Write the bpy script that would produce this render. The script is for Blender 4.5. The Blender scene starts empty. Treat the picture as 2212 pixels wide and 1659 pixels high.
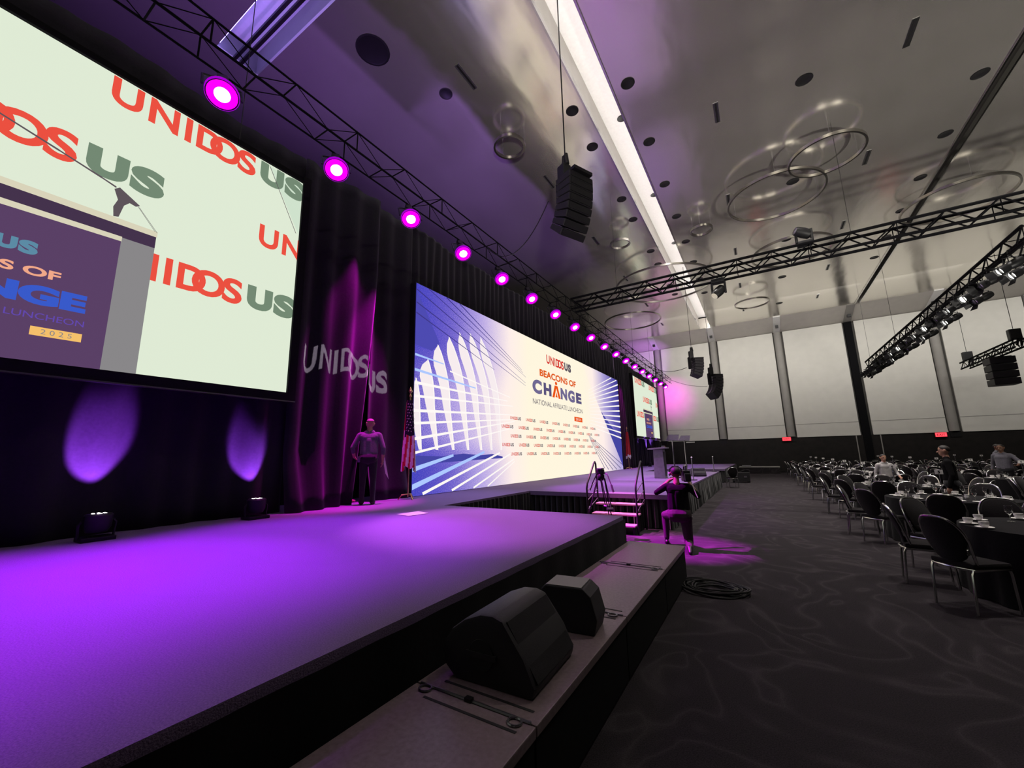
import bpy, bmesh, math, random
import numpy as np
from mathutils import Vector, Matrix, Quaternion
random.seed(7)
PI = math.pi
SC = bpy.context.scene
C = SC.collection

# ------------------------------------------------------------------ camera, world, exposure
CAM_H = 1.67
def cam_axes(yaw, pitch, roll):
    cy, sy, cp, sp = math.cos(yaw), math.sin(yaw), math.cos(pitch), math.sin(pitch)
    f = Vector((-sy*cp, cy*cp, sp)); r = Vector((cy, sy, 0)); u = r.cross(f)
    c, s = math.cos(roll), math.sin(roll)
    return f, r*c + u*s, u*c - r*s
CF, CR, CU = cam_axes(math.radians(31.4885), math.radians(10.2368), math.radians(-1.16355))
cam_d = bpy.data.cameras.new('camera'); cam = bpy.data.objects.new('camera', cam_d); C.objects.link(cam)
cam.matrix_world = Matrix.Translation((0, 0, CAM_H)) @ Matrix((CR, CU, -CF)).transposed().to_4x4()
cam_d.sensor_width = 36; cam_d.lens = 865.146/2212*36; cam_d.clip_start = .05; cam_d.clip_end = 300
SC.camera = cam
w = bpy.data.worlds.new('hall_world'); SC.world = w; w.use_nodes = True
w.node_tree.nodes['Background'].inputs[0].default_value = (.010, .009, .012, 1)
w.node_tree.nodes['Background'].inputs[1].default_value = 1
SC.view_settings.view_transform = 'Standard'; SC.view_settings.look = 'None'
SC.view_settings.gamma = 1; SC.view_settings.use_curve_mapping = False
SC.view_settings.exposure = 0.0
SC.cycles.use_denoising = True
SC.cycles.max_bounces = 6; SC.cycles.diffuse_bounces = 2; SC.cycles.glossy_bounces = 3; SC.cycles.transmission_bounces = 5
SC.cycles.use_adaptive_sampling = True; SC.cycles.adaptive_threshold = .04
SC.cycles.sample_clamp_indirect = 6

# light levels (tuned against the photograph)
E_LED, E_SCREEN = 1.0, .95
W_WASH, W_SLOT, W_WALL, W_UP, W_HOUSE = 900, 30.0, 86, 5000, 1750

# survey units (stage side) -> metres
K = .868
def P(x, y, z): return Vector((x*K, y*K, CAM_H + (z - CAM_H)*K))
def pz(z): return CAM_H + (z - CAM_H)*K
CEIL = pz(13.5); YB = 38.4; YC = 41.6*K; ZK = pz(12.72)
STAGE = .75; SFX = -1.9; LEDX = -8.45*K; DRX = -8.62*K

# ------------------------------------------------------------------ materials
def nd(nt, t, **kw):
    n = nt.nodes.new(t)
    for k, v in kw.items():
        if k.startswith('_'): setattr(n, k[1:], v)
        else:
            key = int(k[1:]) if k[0] == 'i' and k[1:].isdigit() else k.replace('_', ' ')
            if isinstance(v, bpy.types.NodeSocket): nt.links.new(v, n.inputs[key])
            else: n.inputs[key].default_value = v
    return n
def mth(nt, op, a, b=0.0, c=None, clamp=False):
    n = nt.nodes.new('ShaderNodeMath'); n.operation = op; n.use_clamp = clamp
    for i, v in enumerate((a, b) if c is None else (a, b, c)):
        if isinstance(v, bpy.types.NodeSocket): nt.links.new(v, n.inputs[i])
        else: n.inputs[i].default_value = v
    return n.outputs[0]
def ramp(nt, fac, stops):
    n = nt.nodes.new('ShaderNodeValToRGB'); nt.links.new(fac, n.inputs[0])
    e = n.color_ramp.elements
    while len(e) > 1: e.remove(e[-1])
    e[0].position, e[0].color = stops[0][0], (*stops[0][1], 1)
    for p, c in stops[1:]:
        x = e.new(p); x.color = (*c, 1)
    return n.outputs[0]
def mixc(nt, f, a, b):
    n = nt.nodes.new('ShaderNodeMix'); n.data_type = 'RGBA'
    for s, v in ((n.inputs[0], f), (n.inputs[6], a), (n.inputs[7], b)):
        if isinstance(v, bpy.types.NodeSocket): nt.links.new(v, s)
        else: s.default_value = v if not isinstance(v, tuple) or len(v) == 4 else (*v, 1)
    return n.outputs[2]
MATS = {}
def mat(name, col, rough=.6, metal=0., spec=.5, var=.12, scale=12., bump=0., sheen=0., trans=0.):
    m = bpy.data.materials.new(name); m.use_nodes = True; MATS[name] = m
    nt = m.node_tree; b = nt.nodes['Principled BSDF']
    tc = nd(nt, 'ShaderNodeTexCoord')
    no = nd(nt, 'ShaderNodeTexNoise', Vector=tc.outputs['Object'], Scale=scale, Detail=4.)
    lo = tuple(max(0, c*(1-var)) for c in col); hi = tuple(min(1, c*(1+var)) for c in col)
    nt.links.new(ramp(nt, no.outputs[0], ((.3, lo), (.7, hi))), b.inputs['Base Color'])
    b.inputs['Roughness'].default_value = rough; b.inputs['Metallic'].default_value = metal
    b.inputs['Specular IOR Level'].default_value = spec
    b.inputs['Sheen Weight'].default_value = sheen
    b.inputs['Transmission Weight'].default_value = trans
    if bump:
        bp = nd(nt, 'ShaderNodeBump', Height=no.outputs[0], Strength=bump, Distance=.02)
        nt.links.new(bp.outputs[0], b.inputs['Normal'])
    return m
def emit(name, col, s=1., sample=True):
    m = bpy.data.materials.new(name); m.use_nodes = True; MATS[name] = m
    nt = m.node_tree; nt.nodes.clear()
    e = nd(nt, 'ShaderNodeEmission', Color=(*col, 1), Strength=s)
    o = nd(nt, 'ShaderNodeOutputMaterial', Surface=e.outputs[0])
    if not sample: m.cycles.emission_sampling = 'NONE'
    return m
def srgb(r, g, b):
    return tuple((c/255/12.92 if c/255 <= .04045 else ((c/255+.055)/1.055)**2.4) for c in (r, g, b))

mat('black_metal', (.012, .012, .013), .45, .3, .5)
mat('matte_black', (.006, .006, .007), .9, 0, .1)
mat('black_plastic', (.016, .016, .017), .5, 0, .4)
mat('speaker_paint', (.02, .018, .022), .55, 0, .4, bump=.2, scale=300)
mat('grille', (.012, .011, .013), .6, .3, .4, bump=.6, scale=400)
mat('chrome', (.62, .62, .60), .2, 1., .5, var=.04)
mat('steel', (.35, .35, .36), .35, 1., .5, var=.06)
mat('black_cloth', (.008, .0075, .0085), .9, 0, .1, sheen=.06, scale=30, bump=.1)
mat('drape_cloth', (.018, .016, .021), .85, 0, .12, sheen=.12, scale=25, bump=.1)
mat('skirt_cloth', (.022, .022, .022), .8, 0, .2, sheen=.3, scale=25)
mat('seat_cloth', (.011, .009, .010), .9, 0, .12, sheen=.08, scale=60, bump=.1)
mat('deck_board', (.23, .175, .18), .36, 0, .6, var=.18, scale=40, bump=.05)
mat('deck_side', (.008, .008, .008), .8, 0, .2)
mat('wall_white', srgb(205, 200, 192), .75, 0, .3, var=.03, scale=3)
mat('panel_white', srgb(214, 212, 204), .7, 0, .3, var=.03, scale=2)
mat('wall_grey', srgb(150, 147, 142), .7, 0, .3, var=.05, scale=2)
mat('wall_dark', (.016, .014, .014), .7, 0, .3, var=.3, scale=1.5)
mat('wood_dark', (.010, .008, .007), .55, 0, .4, var=.4, scale=3)
mat('trim_white', (.78, .77, .75), .5, 0, .4, var=.03)
mat('porcelain', (.90, .88, .85), .18, 0, .6, var=.02)
mat('paper', (.80, .78, .74), .7, 0, .2, var=.03)
mat('ink', (.01, .01, .01), .7)
mat('brass', (.75, .55, .22), .3, 1., .5, var=.05)
mat('skin', (.50, .27, .18), .5, 0, .4, var=.08, scale=20)
mat('skin_brown', (.20, .10, .06), .5, 0, .4, var=.08, scale=20)
mat('shirt_grey', (.13, .125, .145), .85, 0, .2, var=.15, scale=40, sheen=.2)
mat('shirt_black', (.007, .0065, .007), .9, 0, .1)
mat('trouser_black', (.020, .020, .022), .8, 0, .2, sheen=.2)
mat('trouser_grey', (.05, .042, .042), .85, 0, .1)
mat('shirt_white', (.45, .43, .42), .8, 0, .2)
mat('shoe', (.012, .011, .01), .3, 0, .5)
mat('hair_grey', (.25, .2, .18), .7)
mat('hair_dark', (.02, .015, .012), .6)
mat('lectern_grey', (.20, .20, .21), .5, 0, .4)
mat('flag_red', srgb(176, 30, 36), .7, 0, .2, sheen=.2)
mat('flag_white', (.75, .72, .70), .7, 0, .2)
mat('flag_blue', (.010, .010, .022), .7, 0, .2)
mat('ring_metal', (.50, .48, .44), .28, 1., .5, var=.05)
mat('exit_dark', (.25, .02, .02), .5)
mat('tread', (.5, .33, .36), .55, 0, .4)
mat('cable', (.008, .008, .008), .5)
g = mat('glass', (1, 1, 1), .03, 0, .5, var=0, trans=1.)
g.node_tree.nodes['Principled BSDF'].inputs['IOR'].default_value = 1.25

def carpet_mat(name, c0, c1, line, lineamt, sc):
    m = mat(name, c0, .95, 0, .12); nt = m.node_tree; b = nt.nodes['Principled BSDF']
    tc = nd(nt, 'ShaderNodeTexCoord')
    n0 = nd(nt, 'ShaderNodeTexNoise', Vector=tc.outputs['Object'], Scale=sc*.33, Detail=1.5, Distortion=1.6)
    n1 = nd(nt, 'ShaderNodeTexNoise', Vector=tc.outputs['Object'], Scale=120., Detail=3.)
    fr = mth(nt, 'FRACT', mth(nt, 'MULTIPLY', n0.outputs[0], 5.))
    ln = ramp(nt, mth(nt, 'ABSOLUTE', mth(nt, 'SUBTRACT', fr, .5)), ((.0, (1, 1, 1)), (.10, (.35,)*3), (.28, (0, 0, 0))))
    base = ramp(nt, n1.outputs[0], ((.3, c0), (.72, c1)))
    fac = mth(nt, 'MULTIPLY', mth(nt, 'MULTIPLY', ln, lineamt), n1.outputs[0])
    nt.links.new(mixc(nt, fac, base, line), b.inputs['Base Color'])
    bp = nd(nt, 'ShaderNodeBump', Height=n1.outputs[0], Strength=.5, Distance=.01)
    nt.links.new(bp.outputs[0], b.inputs['Normal'])
    return m
carpet_mat('hall_carpet', (.018, .0155, .0172), (.046, .0395, .0435), (.12, .105, .112), .5, 2.6)
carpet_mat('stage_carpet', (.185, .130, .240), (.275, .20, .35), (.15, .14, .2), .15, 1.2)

def ceiling_mat():
    m = mat('ceiling_satin', (.4, .37, .33), .3, .78, .5); nt = m.node_tree; b = nt.nodes['Principled BSDF']
    tc = nd(nt, 'ShaderNodeTexCoord')
    a = nd(nt, 'ShaderNodeMapping', Vector=tc.outputs['Object']); a.inputs['Scale'].default_value = (.9, .28, 1)
    n = nd(nt, 'ShaderNodeTexNoise', Vector=a.outputs[0], Scale=1.1, Detail=2.5, Roughness=.5)
    n2 = nd(nt, 'ShaderNodeTexNoise', Vector=tc.outputs['Object'], Scale=.45, Detail=3.)
    nt.links.new(ramp(nt, n2.outputs[0], ((.3, (.86, .82, .74)), (.7, (.94, .90, .82)))), b.inputs['Base Color'])
    nt.links.new(mth(nt, 'MULTIPLY_ADD', n2.outputs[0], .14, .11), b.inputs['Roughness'])
    bp = nd(nt, 'ShaderNodeBump', Height=n.outputs[0], Strength=.35, Distance=.05)
    nt.links.new(bp.outputs[0], b.inputs['Normal'])
ceiling_mat()

# ------------------------------------------------------------------ mesh helpers
class MB:
    def __init__(s): s.v = []; s.f = []; s.m = []
    def add(s, vs, fs, mi=0):
        o = len(s.v); s.v += [tuple(v) for v in vs]; s.f += [tuple(i+o for i in f) for f in fs]; s.m += [mi]*len(fs)
        return s
    def box(s, a, b, mi=0):
        (x0, y0, z0), (x1, y1, z1) = a, b
        return s.add([(x0,y0,z0),(x1,y0,z0),(x1,y1,z0),(x0,y1,z0),(x0,y0,z1),(x1,y0,z1),(x1,y1,z1),(x0,y1,z1)],
              [(0,3,2,1),(4,5,6,7),(0,1,5,4),(1,2,6,5),(2,3,7,6),(3,0,4,7)], mi)
    def tube(s, pts, r, n=8, mi=0, closed=False, cap=True):
        pts = [Vector(p) for p in pts]; N = len(pts); rs = r if isinstance(r, (list, tuple)) else [r]*N
        up = Vector((0, 0, 1)); vs = []; px = None
        for i, p in enumerate(pts):
            if closed: t = pts[(i+1) % N] - pts[i-1]
            else: t = pts[min(i+1, N-1)] - pts[max(i-1, 0)]
            t.normalize()
            if px is None:
                px = t.orthogonal().normalized() if abs(t.z) > .9 else t.cross(up).normalized()
            px = (px - t*px.dot(t)).normalized(); py = t.cross(px)
            for k in range(n):
                a = 2*PI*k/n; vs.append(p + (px*math.cos(a) + py*math.sin(a))*rs[i])
        fs = []
        for i in range(N if closed else N-1):
            j = (i+1) % N
            for k in range(n): fs.append((i*n+k, i*n+(k+1) % n, j*n+(k+1) % n, j*n+k))
        if cap and not closed: fs += [tuple(range(n))[::-1], tuple((N-1)*n+k for k in range(n))]
        return s.add(vs, fs, mi)
    def lathe(s, prof, n=20, mi=0, o=(0, 0, 0), cap0=True, cap1=True):
        vs = []; fs = []
        for r, z in prof:
            for k in range(n):
                a = 2*PI*k/n; vs.append((o[0]+r*math.cos(a), o[1]+r*math.sin(a), o[2]+z))
        for i in range(len(prof)-1):
            for k in range(n): fs.append((i*n+k, i*n+(k+1) % n, (i+1)*n+(k+1) % n, (i+1)*n+k))
        if cap0: fs.append(tuple(range(n))[::-1])
        if cap1: fs.append(tuple((len(prof)-1)*n+k for k in range(n)))
        return s.add(vs, fs, mi)
    def prism(s, poly, axis, a, b, mi=0):
        # poly in the two other axes (cyclic order), extruded along axis from a to b
        n = len(poly); vs = []
        for d in (a, b):
            for p, q in poly: vs.append({'x': (d, p, q), 'y': (p, d, q), 'z': (p, q, d)}[axis])
        fs = [tuple(range(n))[::-1], tuple(range(n, 2*n))] + [(i, (i+1) % n, (i+1) % n+n, i+n) for i in range(n)]
        return s.add(vs, fs, mi)
    def grid(s, fn, nu, nv, mi=0):
        vs = [fn(i/nu, j/nv) for j in range(nv+1) for i in range(nu+1)]
        fs = [(j*(nu+1)+i, j*(nu+1)+i+1, (j+1)*(nu+1)+i+1, (j+1)*(nu+1)+i) for j in range(nv) for i in range(nu)]
        return s.add(vs, fs, mi)
    def mesh(s, name, mats, smooth=False, bevel=0, angle=40):
        me = bpy.data.meshes.new(name); me.from_pydata(s.v, [], s.f)
        for m in (mats if isinstance(mats, (list, tuple)) else [mats]): me.materials.append(MATS[m])
        for p, mi in zip(me.polygons, s.m): p.material_index = mi
        bm = bmesh.new(); bm.from_mesh(me)
        if bevel:
            bmesh.ops.bevel(bm, geom=[e for e in bm.edges if len(e.link_faces) == 2 and e.calc_face_angle(0) > .6], offset=bevel, segments=2, affect='EDGES', profile=.6)
        bmesh.ops.recalc_face_normals(bm, faces=bm.faces)
        if smooth:
            for f in bm.faces: f.smooth = True
            for e in bm.edges:
                if len(e.link_faces) == 2 and e.calc_face_angle(0) > math.radians(angle): e.smooth = False
        bm.to_mesh(me); bm.free()
        return me
    def obj(s, name, mats, parent=None, smooth=False, bevel=0, angle=40):
        return link(name, s.mesh(name, mats, smooth, bevel, angle), parent)
def link(name, me, parent=None):
    o = bpy.data.objects.new(name, me); C.objects.link(o); o.parent = parent
    return o
def thing(name, label, cat, loc=(0, 0, 0), rz=0., group=None):
    o = bpy.data.objects.new(name, None); C.objects.link(o); o.location = loc; o.rotation_euler = (0, 0, rz)
    o.empty_display_size = .1
    o['label'] = label; o['category'] = cat
    if group: o['group'] = group
    return o
def tag(o, label, cat, group=None):
    o['label'] = label; o['category'] = cat
    if group: o['group'] = group
    return o
def struct(o): o['kind'] = 'structure'; return o
def at(o, loc=None, rot=None):
    if loc is not None: o.location = loc
    if rot is not None: o.rotation_euler = rot
    return o
def dup(root, label, group=None, loc=None, rz=None, name=None):
    def cp(o, par):
        c = o.copy(); C.objects.link(c); c.parent = par
        for ch in o.children: cp(ch, c)
        return c
    r = cp(root, None); r['label'] = label
    if group: r['group'] = group
    if loc is not None: r.location = loc
    if rz is not None: r.rotation_euler = (0, 0, rz)
    return r
def aim(o, d, roll=0):
    # local -Z looks along d
    o.rotation_mode = 'QUATERNION'; o.rotation_quaternion = Vector(d).to_track_quat('-Z', 'Y')
    return o
def lamp(name, kind, parent=None, loc=(0, 0, 0), d=(0, 0, -1), W=100, col=(1, 1, 1), **kw):
    l = bpy.data.lights.new(name, kind); l.energy = W; l.color = col
    for k, v in kw.items(): setattr(l, k, v)
    o = bpy.data.objects.new(name, l); C.objects.link(o); o.parent = parent; o.location = loc; aim(o, d)
    return o
ORD = ['first','second','third','fourth','fifth','sixth','seventh','eighth','ninth','tenth','eleventh','twelfth','thirteenth',
       'fourteenth','fifteenth','sixteenth','seventeenth','eighteenth','nineteenth','twentieth']

# ------------------------------------------------------------------ the room shell
XL, XR, YF = -14.2, 30., -12.
struct(MB().box((XL, YF, -.2), (XR, YB+.6, 0)).obj('floor', 'hall_carpet'))
# ceiling: flat satin slabs with recessed slots
S1 = (-3.93*K, -2.88*K); S2 = (7.74*K, 8.1*K); CY = (3.85*K, 4.95*K); CX = (-12.2*K, -7.2*K)
ceil = MB()
for a, b in ((CX[1], S1[0]), (S1[1], S2[0]), (S2[1], XR)): ceil.box((a, YF, CEIL), (b, YC, CEIL+.12))
ceil.box((XL, YF, CEIL), (CX[0], YC, CEIL+.12)); ceil.box((CX[0], YF, CEIL), (CX[1], CY[0], CEIL+.12)); ceil.box((CX[0], CY[1], CEIL), (CX[1], YC, CEIL+.12))
cobj = struct(ceil.obj('ceiling', 'ceiling_satin'))
SD = 1.0
for a, b in (S1, S2):
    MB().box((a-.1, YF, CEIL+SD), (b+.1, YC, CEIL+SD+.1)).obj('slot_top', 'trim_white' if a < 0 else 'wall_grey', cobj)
    MB().box((a-.1, YF, CEIL+.12), (a, YC, CEIL+SD)).obj('slot_side', 'wall_grey', cobj)
    MB().box((b, YF, CEIL+.12), (b+.1, YC, CEIL+SD)).obj('slot_side', 'wall_grey', cobj)
    for e, d in ((a, -1), (b, 1)):
        MB().box((min(e, e-d*.05), YF, CEIL-.05), (max(e, e-d*.05), YC, CEIL+.13)).obj('slot_trim', 'chrome', cobj)
MB().box((CX[0]-.1, CY[0]-.1, CEIL+.8), (CX[1]+.1, CY[1]+.1, CEIL+.9)).obj('slot_top', 'trim_white', cobj)
for a, b in (((CX[0]-.1, CY[0]-.1), (CX[1], CY[0])), ((CX[0]-.1, CY[1]), (CX[1], CY[1]+.1)), ((CX[0]-.1, CY[0]), (CX[0], CY[1])), ((CX[1], CY[0]), (CX[1]+.1, CY[1]))):
    MB().box((*a, CEIL+.12), (*b, CEIL+.8)).obj('slot_side', 'wall_grey', cobj)
for q in (.42, .58):
    yy = CY[0]+(CY[1]-CY[0])*q
    MB().box((CX[0], yy-.035, CEIL-.02), (CX[1]+.5, yy+.035, CEIL+.06)).obj('slot_rail', 'black_metal', cobj)
# side walls and the wall behind the camera
struct(MB().box((XL-.2, YF, 0), (XL, YB+.6, CEIL+1.2)).obj('wall_left', 'wall_dark'))
struct(MB().box((XR, YF, 0), (XR+.2, YB+.6, CEIL+1.2)).obj('wall_right', 'wall_grey'))
struct(MB().box((XL, YF-.2, 0), (XR, YF, CEIL+1.2)).obj('wall_front', 'wall_dark'))
struct(MB().box((XL-.2, YF-.2, CEIL+1.15), (XR+.2, YB+.8, CEIL+1.3)).obj('ceiling_deck', 'wall_dark'))
# back wall: sloping soffit, recessed bays, white panels, dark wainscot
ZP = pz(2.86)
bw = struct(MB().box((XL, YB+.45, ZP), (XR, YB+.6, CEIL+1.15)).obj('wall_back', 'wall_grey'))  # grey puts the shade between the panels into the colour
struct(MB().box((XL, YB, 0), (XR, YB+.6, ZP)).obj('wall_back_wainscot', 'wood_dark'))
struct(MB().prism([(YC, CEIL), (YB+.1, ZK), (YB+.45, ZK), (YB+.45, CEIL+.9), (YC, CEIL+.9)], 'x', XL, XR).obj('ceiling_soffit', 'wall_white'))
COLX = [-8.6, -3.12, 2.36, 7.55, 12.75, 18.1, 23.4, 28.7]
for i in range(len(COLX)-1):
    a, b = (COLX[i]+.42)*K, (COLX[i+1]-.38)*K
    pn = MB(); pn.box((a, YB-.02, ZP), (b, YB+.12, ZK-.02)).obj('wall_panel', 'panel_white', bw, bevel=.02)
    MB().box((a, YB-.05, ZP-.02), (b, YB-.02, ZP+.1)).obj('hem_bar', 'panel_white', bw)
    MB().box((a, YB-.028, ZP+.95), (b, YB-.02, ZP+.98)).obj('hem_seam', 'wall_grey', bw)
pn = MB().box((XL, YB-.02, ZP), ((COLX[0]-.38)*K, YB+.12, ZK-.02)).obj('wall_panel', 'panel_white', bw, bevel=.02)
for i, x in enumerate(COLX):
    black = i == 3
    if black: MB().box(((x-.26)*K, YB-.06, 0), ((x+.26)*K, YB+.2, ZK)).obj('column', 'matte_black', bw)
    else:
        MB().lathe([(.30*K, ZP+.05), (.30*K, ZK)], 20, o=(x*K, YB+.12, 0)).obj('column', 'wall_grey', bw, smooth=True)  # same grey as the bays, shade painted in
        MB().box(((x-.3)*K, YB-.03, ZP-.35), ((x+.3)*K, YB+.1, ZP+.05)).obj('column_base', 'black_metal', bw)
    # rib on the soffit over each column, painted whiter for light from the slot
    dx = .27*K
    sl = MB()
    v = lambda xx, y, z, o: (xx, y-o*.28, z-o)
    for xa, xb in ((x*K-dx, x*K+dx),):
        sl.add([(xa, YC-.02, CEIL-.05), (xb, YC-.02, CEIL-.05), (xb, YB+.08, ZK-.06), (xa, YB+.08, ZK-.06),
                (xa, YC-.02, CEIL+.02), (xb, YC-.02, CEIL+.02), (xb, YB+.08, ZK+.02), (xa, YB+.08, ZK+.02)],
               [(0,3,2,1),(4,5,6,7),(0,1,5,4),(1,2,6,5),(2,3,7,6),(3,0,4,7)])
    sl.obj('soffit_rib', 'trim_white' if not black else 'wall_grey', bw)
    ym, zm = YC*.45+YB*.55, CEIL*.45+ZK*.55
    MB().box((x*K-.1, ym-.1, zm-.22), (x*K+.1, ym+.1, zm-.02)).obj('soffit_speaker', 'black_plastic', bw)
struct(MB().box((XL, YB-.06, 0), (XR, YB, .14)).obj('baseboard_back', 'wall_dark'))
# door outlines in the wainscot
for i, x in enumerate((6.85*K, 8.4*K)):
    struct(MB().box((x-.03, YB-.05, 0), (x+.03, YB, ZP)).obj('trim_%d' % (i+1), 'wall_grey'))

# linear lamps: in the slots, and unseen area lamps added to brighten the back wall
slot_e = emit('slot_lamp', (1., .93, .88), W_SLOT)
so = MB().box((S1[1]-.045, YF, CEIL+.15), (S1[1]-.005, YC, CEIL+.22)).obj('slot_strip_light', 'slot_lamp')
tag(so, 'long white strip light glowing inside the bright ceiling slot', 'strip light')
emit('slot_lamp_violet', (.30, .24, 1.), 14.)
so = MB().box((CX[0]+.1, CY[0]+.005, CEIL+.13), (CX[1]-.1, CY[0]+.05, CEIL+.2)).obj('violet_strip_light', 'slot_lamp_violet')
tag(so, 'violet strip light inside the cross slot above the left screen', 'strip light')
for i in range(len(COLX)-1):
    xm = (COLX[i]+COLX[i+1])/2*K
    lamp('added_wall_fill', 'AREA', bw, (xm, YC-4.5, CEIL-.06), (0, 1., -.62), W_WALL, (1., .96, .90), shape='RECTANGLE', size=4.2, size_y=.15, spread=math.radians(110))  # added fill for the back wall, no fixture there

# ------------------------------------------------------------------ stage
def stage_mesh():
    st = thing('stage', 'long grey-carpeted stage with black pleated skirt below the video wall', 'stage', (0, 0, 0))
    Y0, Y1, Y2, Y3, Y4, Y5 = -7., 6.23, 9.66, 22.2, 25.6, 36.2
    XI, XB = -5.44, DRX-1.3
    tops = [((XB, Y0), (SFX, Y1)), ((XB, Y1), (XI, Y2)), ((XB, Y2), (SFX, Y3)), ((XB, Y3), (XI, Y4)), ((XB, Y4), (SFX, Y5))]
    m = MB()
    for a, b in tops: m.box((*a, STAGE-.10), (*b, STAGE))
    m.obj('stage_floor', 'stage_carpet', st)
    m = MB()
    for a, b in tops: m.box((a[0]+.05, a[1]+.05, .0), (b[0]-.12, b[1]-.12, STAGE-.1))
    m.obj('stage_frame', 'deck_side', st)
    def skirt(p, q, amp=.025, pleat=.16, mt='skirt_cloth'):
        p, q = Vector(p), Vector(q); L = (q-p).length; d = (q-p)/L; n = Vector((d.y, -d.x, 0)); N = max(8, int(L/pleat*6))
        rnd = [random.uniform(.6, 1.4) for _ in range(N+1)]
        def fn(u, v):
            s = u*L; i = int(u*N)
            o = amp*(1+.9*(1-v))*math.sin(2*PI*s/pleat + .8*math.sin(s*2.1))*rnd[i] - .03
            return p + d*s + n*o + Vector((0, 0, .02 + v*(STAGE-.06)))
        MB().grid(fn, N, 3).obj('skirt', mt, st, smooth=True, angle=80)
    for a, b in (((SFX, Y2, 0), (SFX, Y3, 0)), ((XI, Y2, 0), (SFX, Y2, 0)), ((XI, Y1, 0), (XI, Y2, 0)), ((XI, Y3, 0), (XI, Y4, 0)), ((XI, Y4, 0), (SFX, Y4, 0)), ((SFX, Y4, 0), (SFX, Y5, 0))):
        skirt(b, a) if a[0] == b[0] else skirt(a, b)
    skirt((SFX, Y1, 0), (SFX, Y0, 0), .004, .5, 'black_cloth')
    skirt((SFX, Y1, 0), (XI, Y1, 0), .01, .3, 'black_cloth')
    return st
stage_mesh()

# ------------------------------------------------------------------ drapes
def drape(name, label, y0, y1, z0, z1, x, pleat=.32, amp=.09, flare=None, seed=1, edge=None):
    rnd = random.Random(seed); ph = [rnd.uniform(0, 6) for _ in range(6)]
    L = y1-y0; N = max(24, int(L/pleat*8)); M = 26
    def fn(u, v):
        y = y0 + u*L; z = z0 + v*(z1-z0); t = 1-v
        o = amp*(.55+.6*t)*math.sin(2*PI*y/pleat + .9*math.sin(y*1.7+ph[0]) + ph[1]) + .06*math.sin(y*2.3+ph[2]+t*.7) + .05*t*math.sin(y*5.1+ph[3])
        if edge: y += edge(u, t)
        if flare: o += flare(u, t)
        return (x+o, y, z)
    o = MB().grid(fn, N, M).obj(name, 'drape_cloth', smooth=True, angle=90)
    o.modifiers.new('thickness', 'SOLIDIFY').thickness = .012
    return tag(o, label, 'curtain', 'black stage curtains')
ZT = pz(8.95); SG = STAGE+.003
drape('stage_curtain', 'black curtain hanging behind and below the left screen', -9, 4.25, SG, ZT, DRX-.2, seed=1, amp=.035, pleat=.5)
drape('stage_curtain', 'magenta-lit black curtain between left screen and parted gap', 4.16, 5.98, SG, pz(8.9), DRX+.02, seed=2, pleat=.52, amp=.07,
      flare=lambda u, t: .42*max(0, t-.86)/.14*(.5+.5*math.sin(u*7))*(1-u), edge=lambda u, t: -(max(0, t-.25)/.75)**1.3*.42*u**3)
drape('stage_curtain', 'black curtain between the parted gap and the video wall', 5.98, LEDX*0+7.24, SG, pz(8.9), DRX-.05, seed=3, pleat=.6, amp=.05,
      flare=lambda u, t: .12*max(0, t-.9)/.1, edge=lambda u, t: (max(0, t-.75)/.25)**1.3*.10*(1-u)**3)
drape('stage_curtain', 'black curtain strip hanging above the video wall', 7.1, 24.9, pz(6.9), ZT, DRX-.1, seed=4, amp=.04)
drape('stage_curtain', 'black curtain between the video wall and the right screen', 24.76, 27.95, SG, pz(8.9), DRX, seed=5, amp=.06)
drape('stage_curtain', 'black curtain hanging behind and below the right screen', 28.3, 37.0, SG, ZT, DRX-.25, seed=6, amp=.05)
o = MB().box((DRX-1.1, 5.4, SG), (DRX-1.05, 7.4, ZT)).obj('masking_curtain', 'black_cloth')
tag(o, 'black masking cloth seen through the parted curtain gap', 'curtain')

# ------------------------------------------------------------------ lettering
GLYPH = {}
def glyph(s, bold=0.):
    k = (s, bold)
    if k not in GLYPH:
        cu = bpy.data.curves.new('lettering', 'FONT'); cu.body = s; cu.offset = bold; cu.resolution_u = 6
        ob = bpy.data.objects.new('lettering', cu); C.objects.link(ob)
        dg = bpy.context.evaluated_depsgraph_get(); dg.update()
        me = ob.evaluated_get(dg).to_mesh()
        v = np.array([x.co[:2] for x in me.vertices]); f = [tuple(p.vertices) for p in me.polygons]
        ob.evaluated_get(dg).to_mesh_clear(); bpy.data.objects.remove(ob); bpy.data.curves.remove(cu)
        lo, hi = v.min(0), v.max(0)
        GLYPH[k] = ((v-lo)/(hi-lo), f, (hi-lo)[0]/(hi-lo)[1])
    return GLYPH[k]
def put(mb, s, y0, y1, z0, z1, x=0., bold=0., mi=0):
    v, f, _ = glyph(s, bold)
    mb.add([(x, y0+(y1-y0)*a, z0+(z1-z0)*b) for a, b in v], f, mi)
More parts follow.
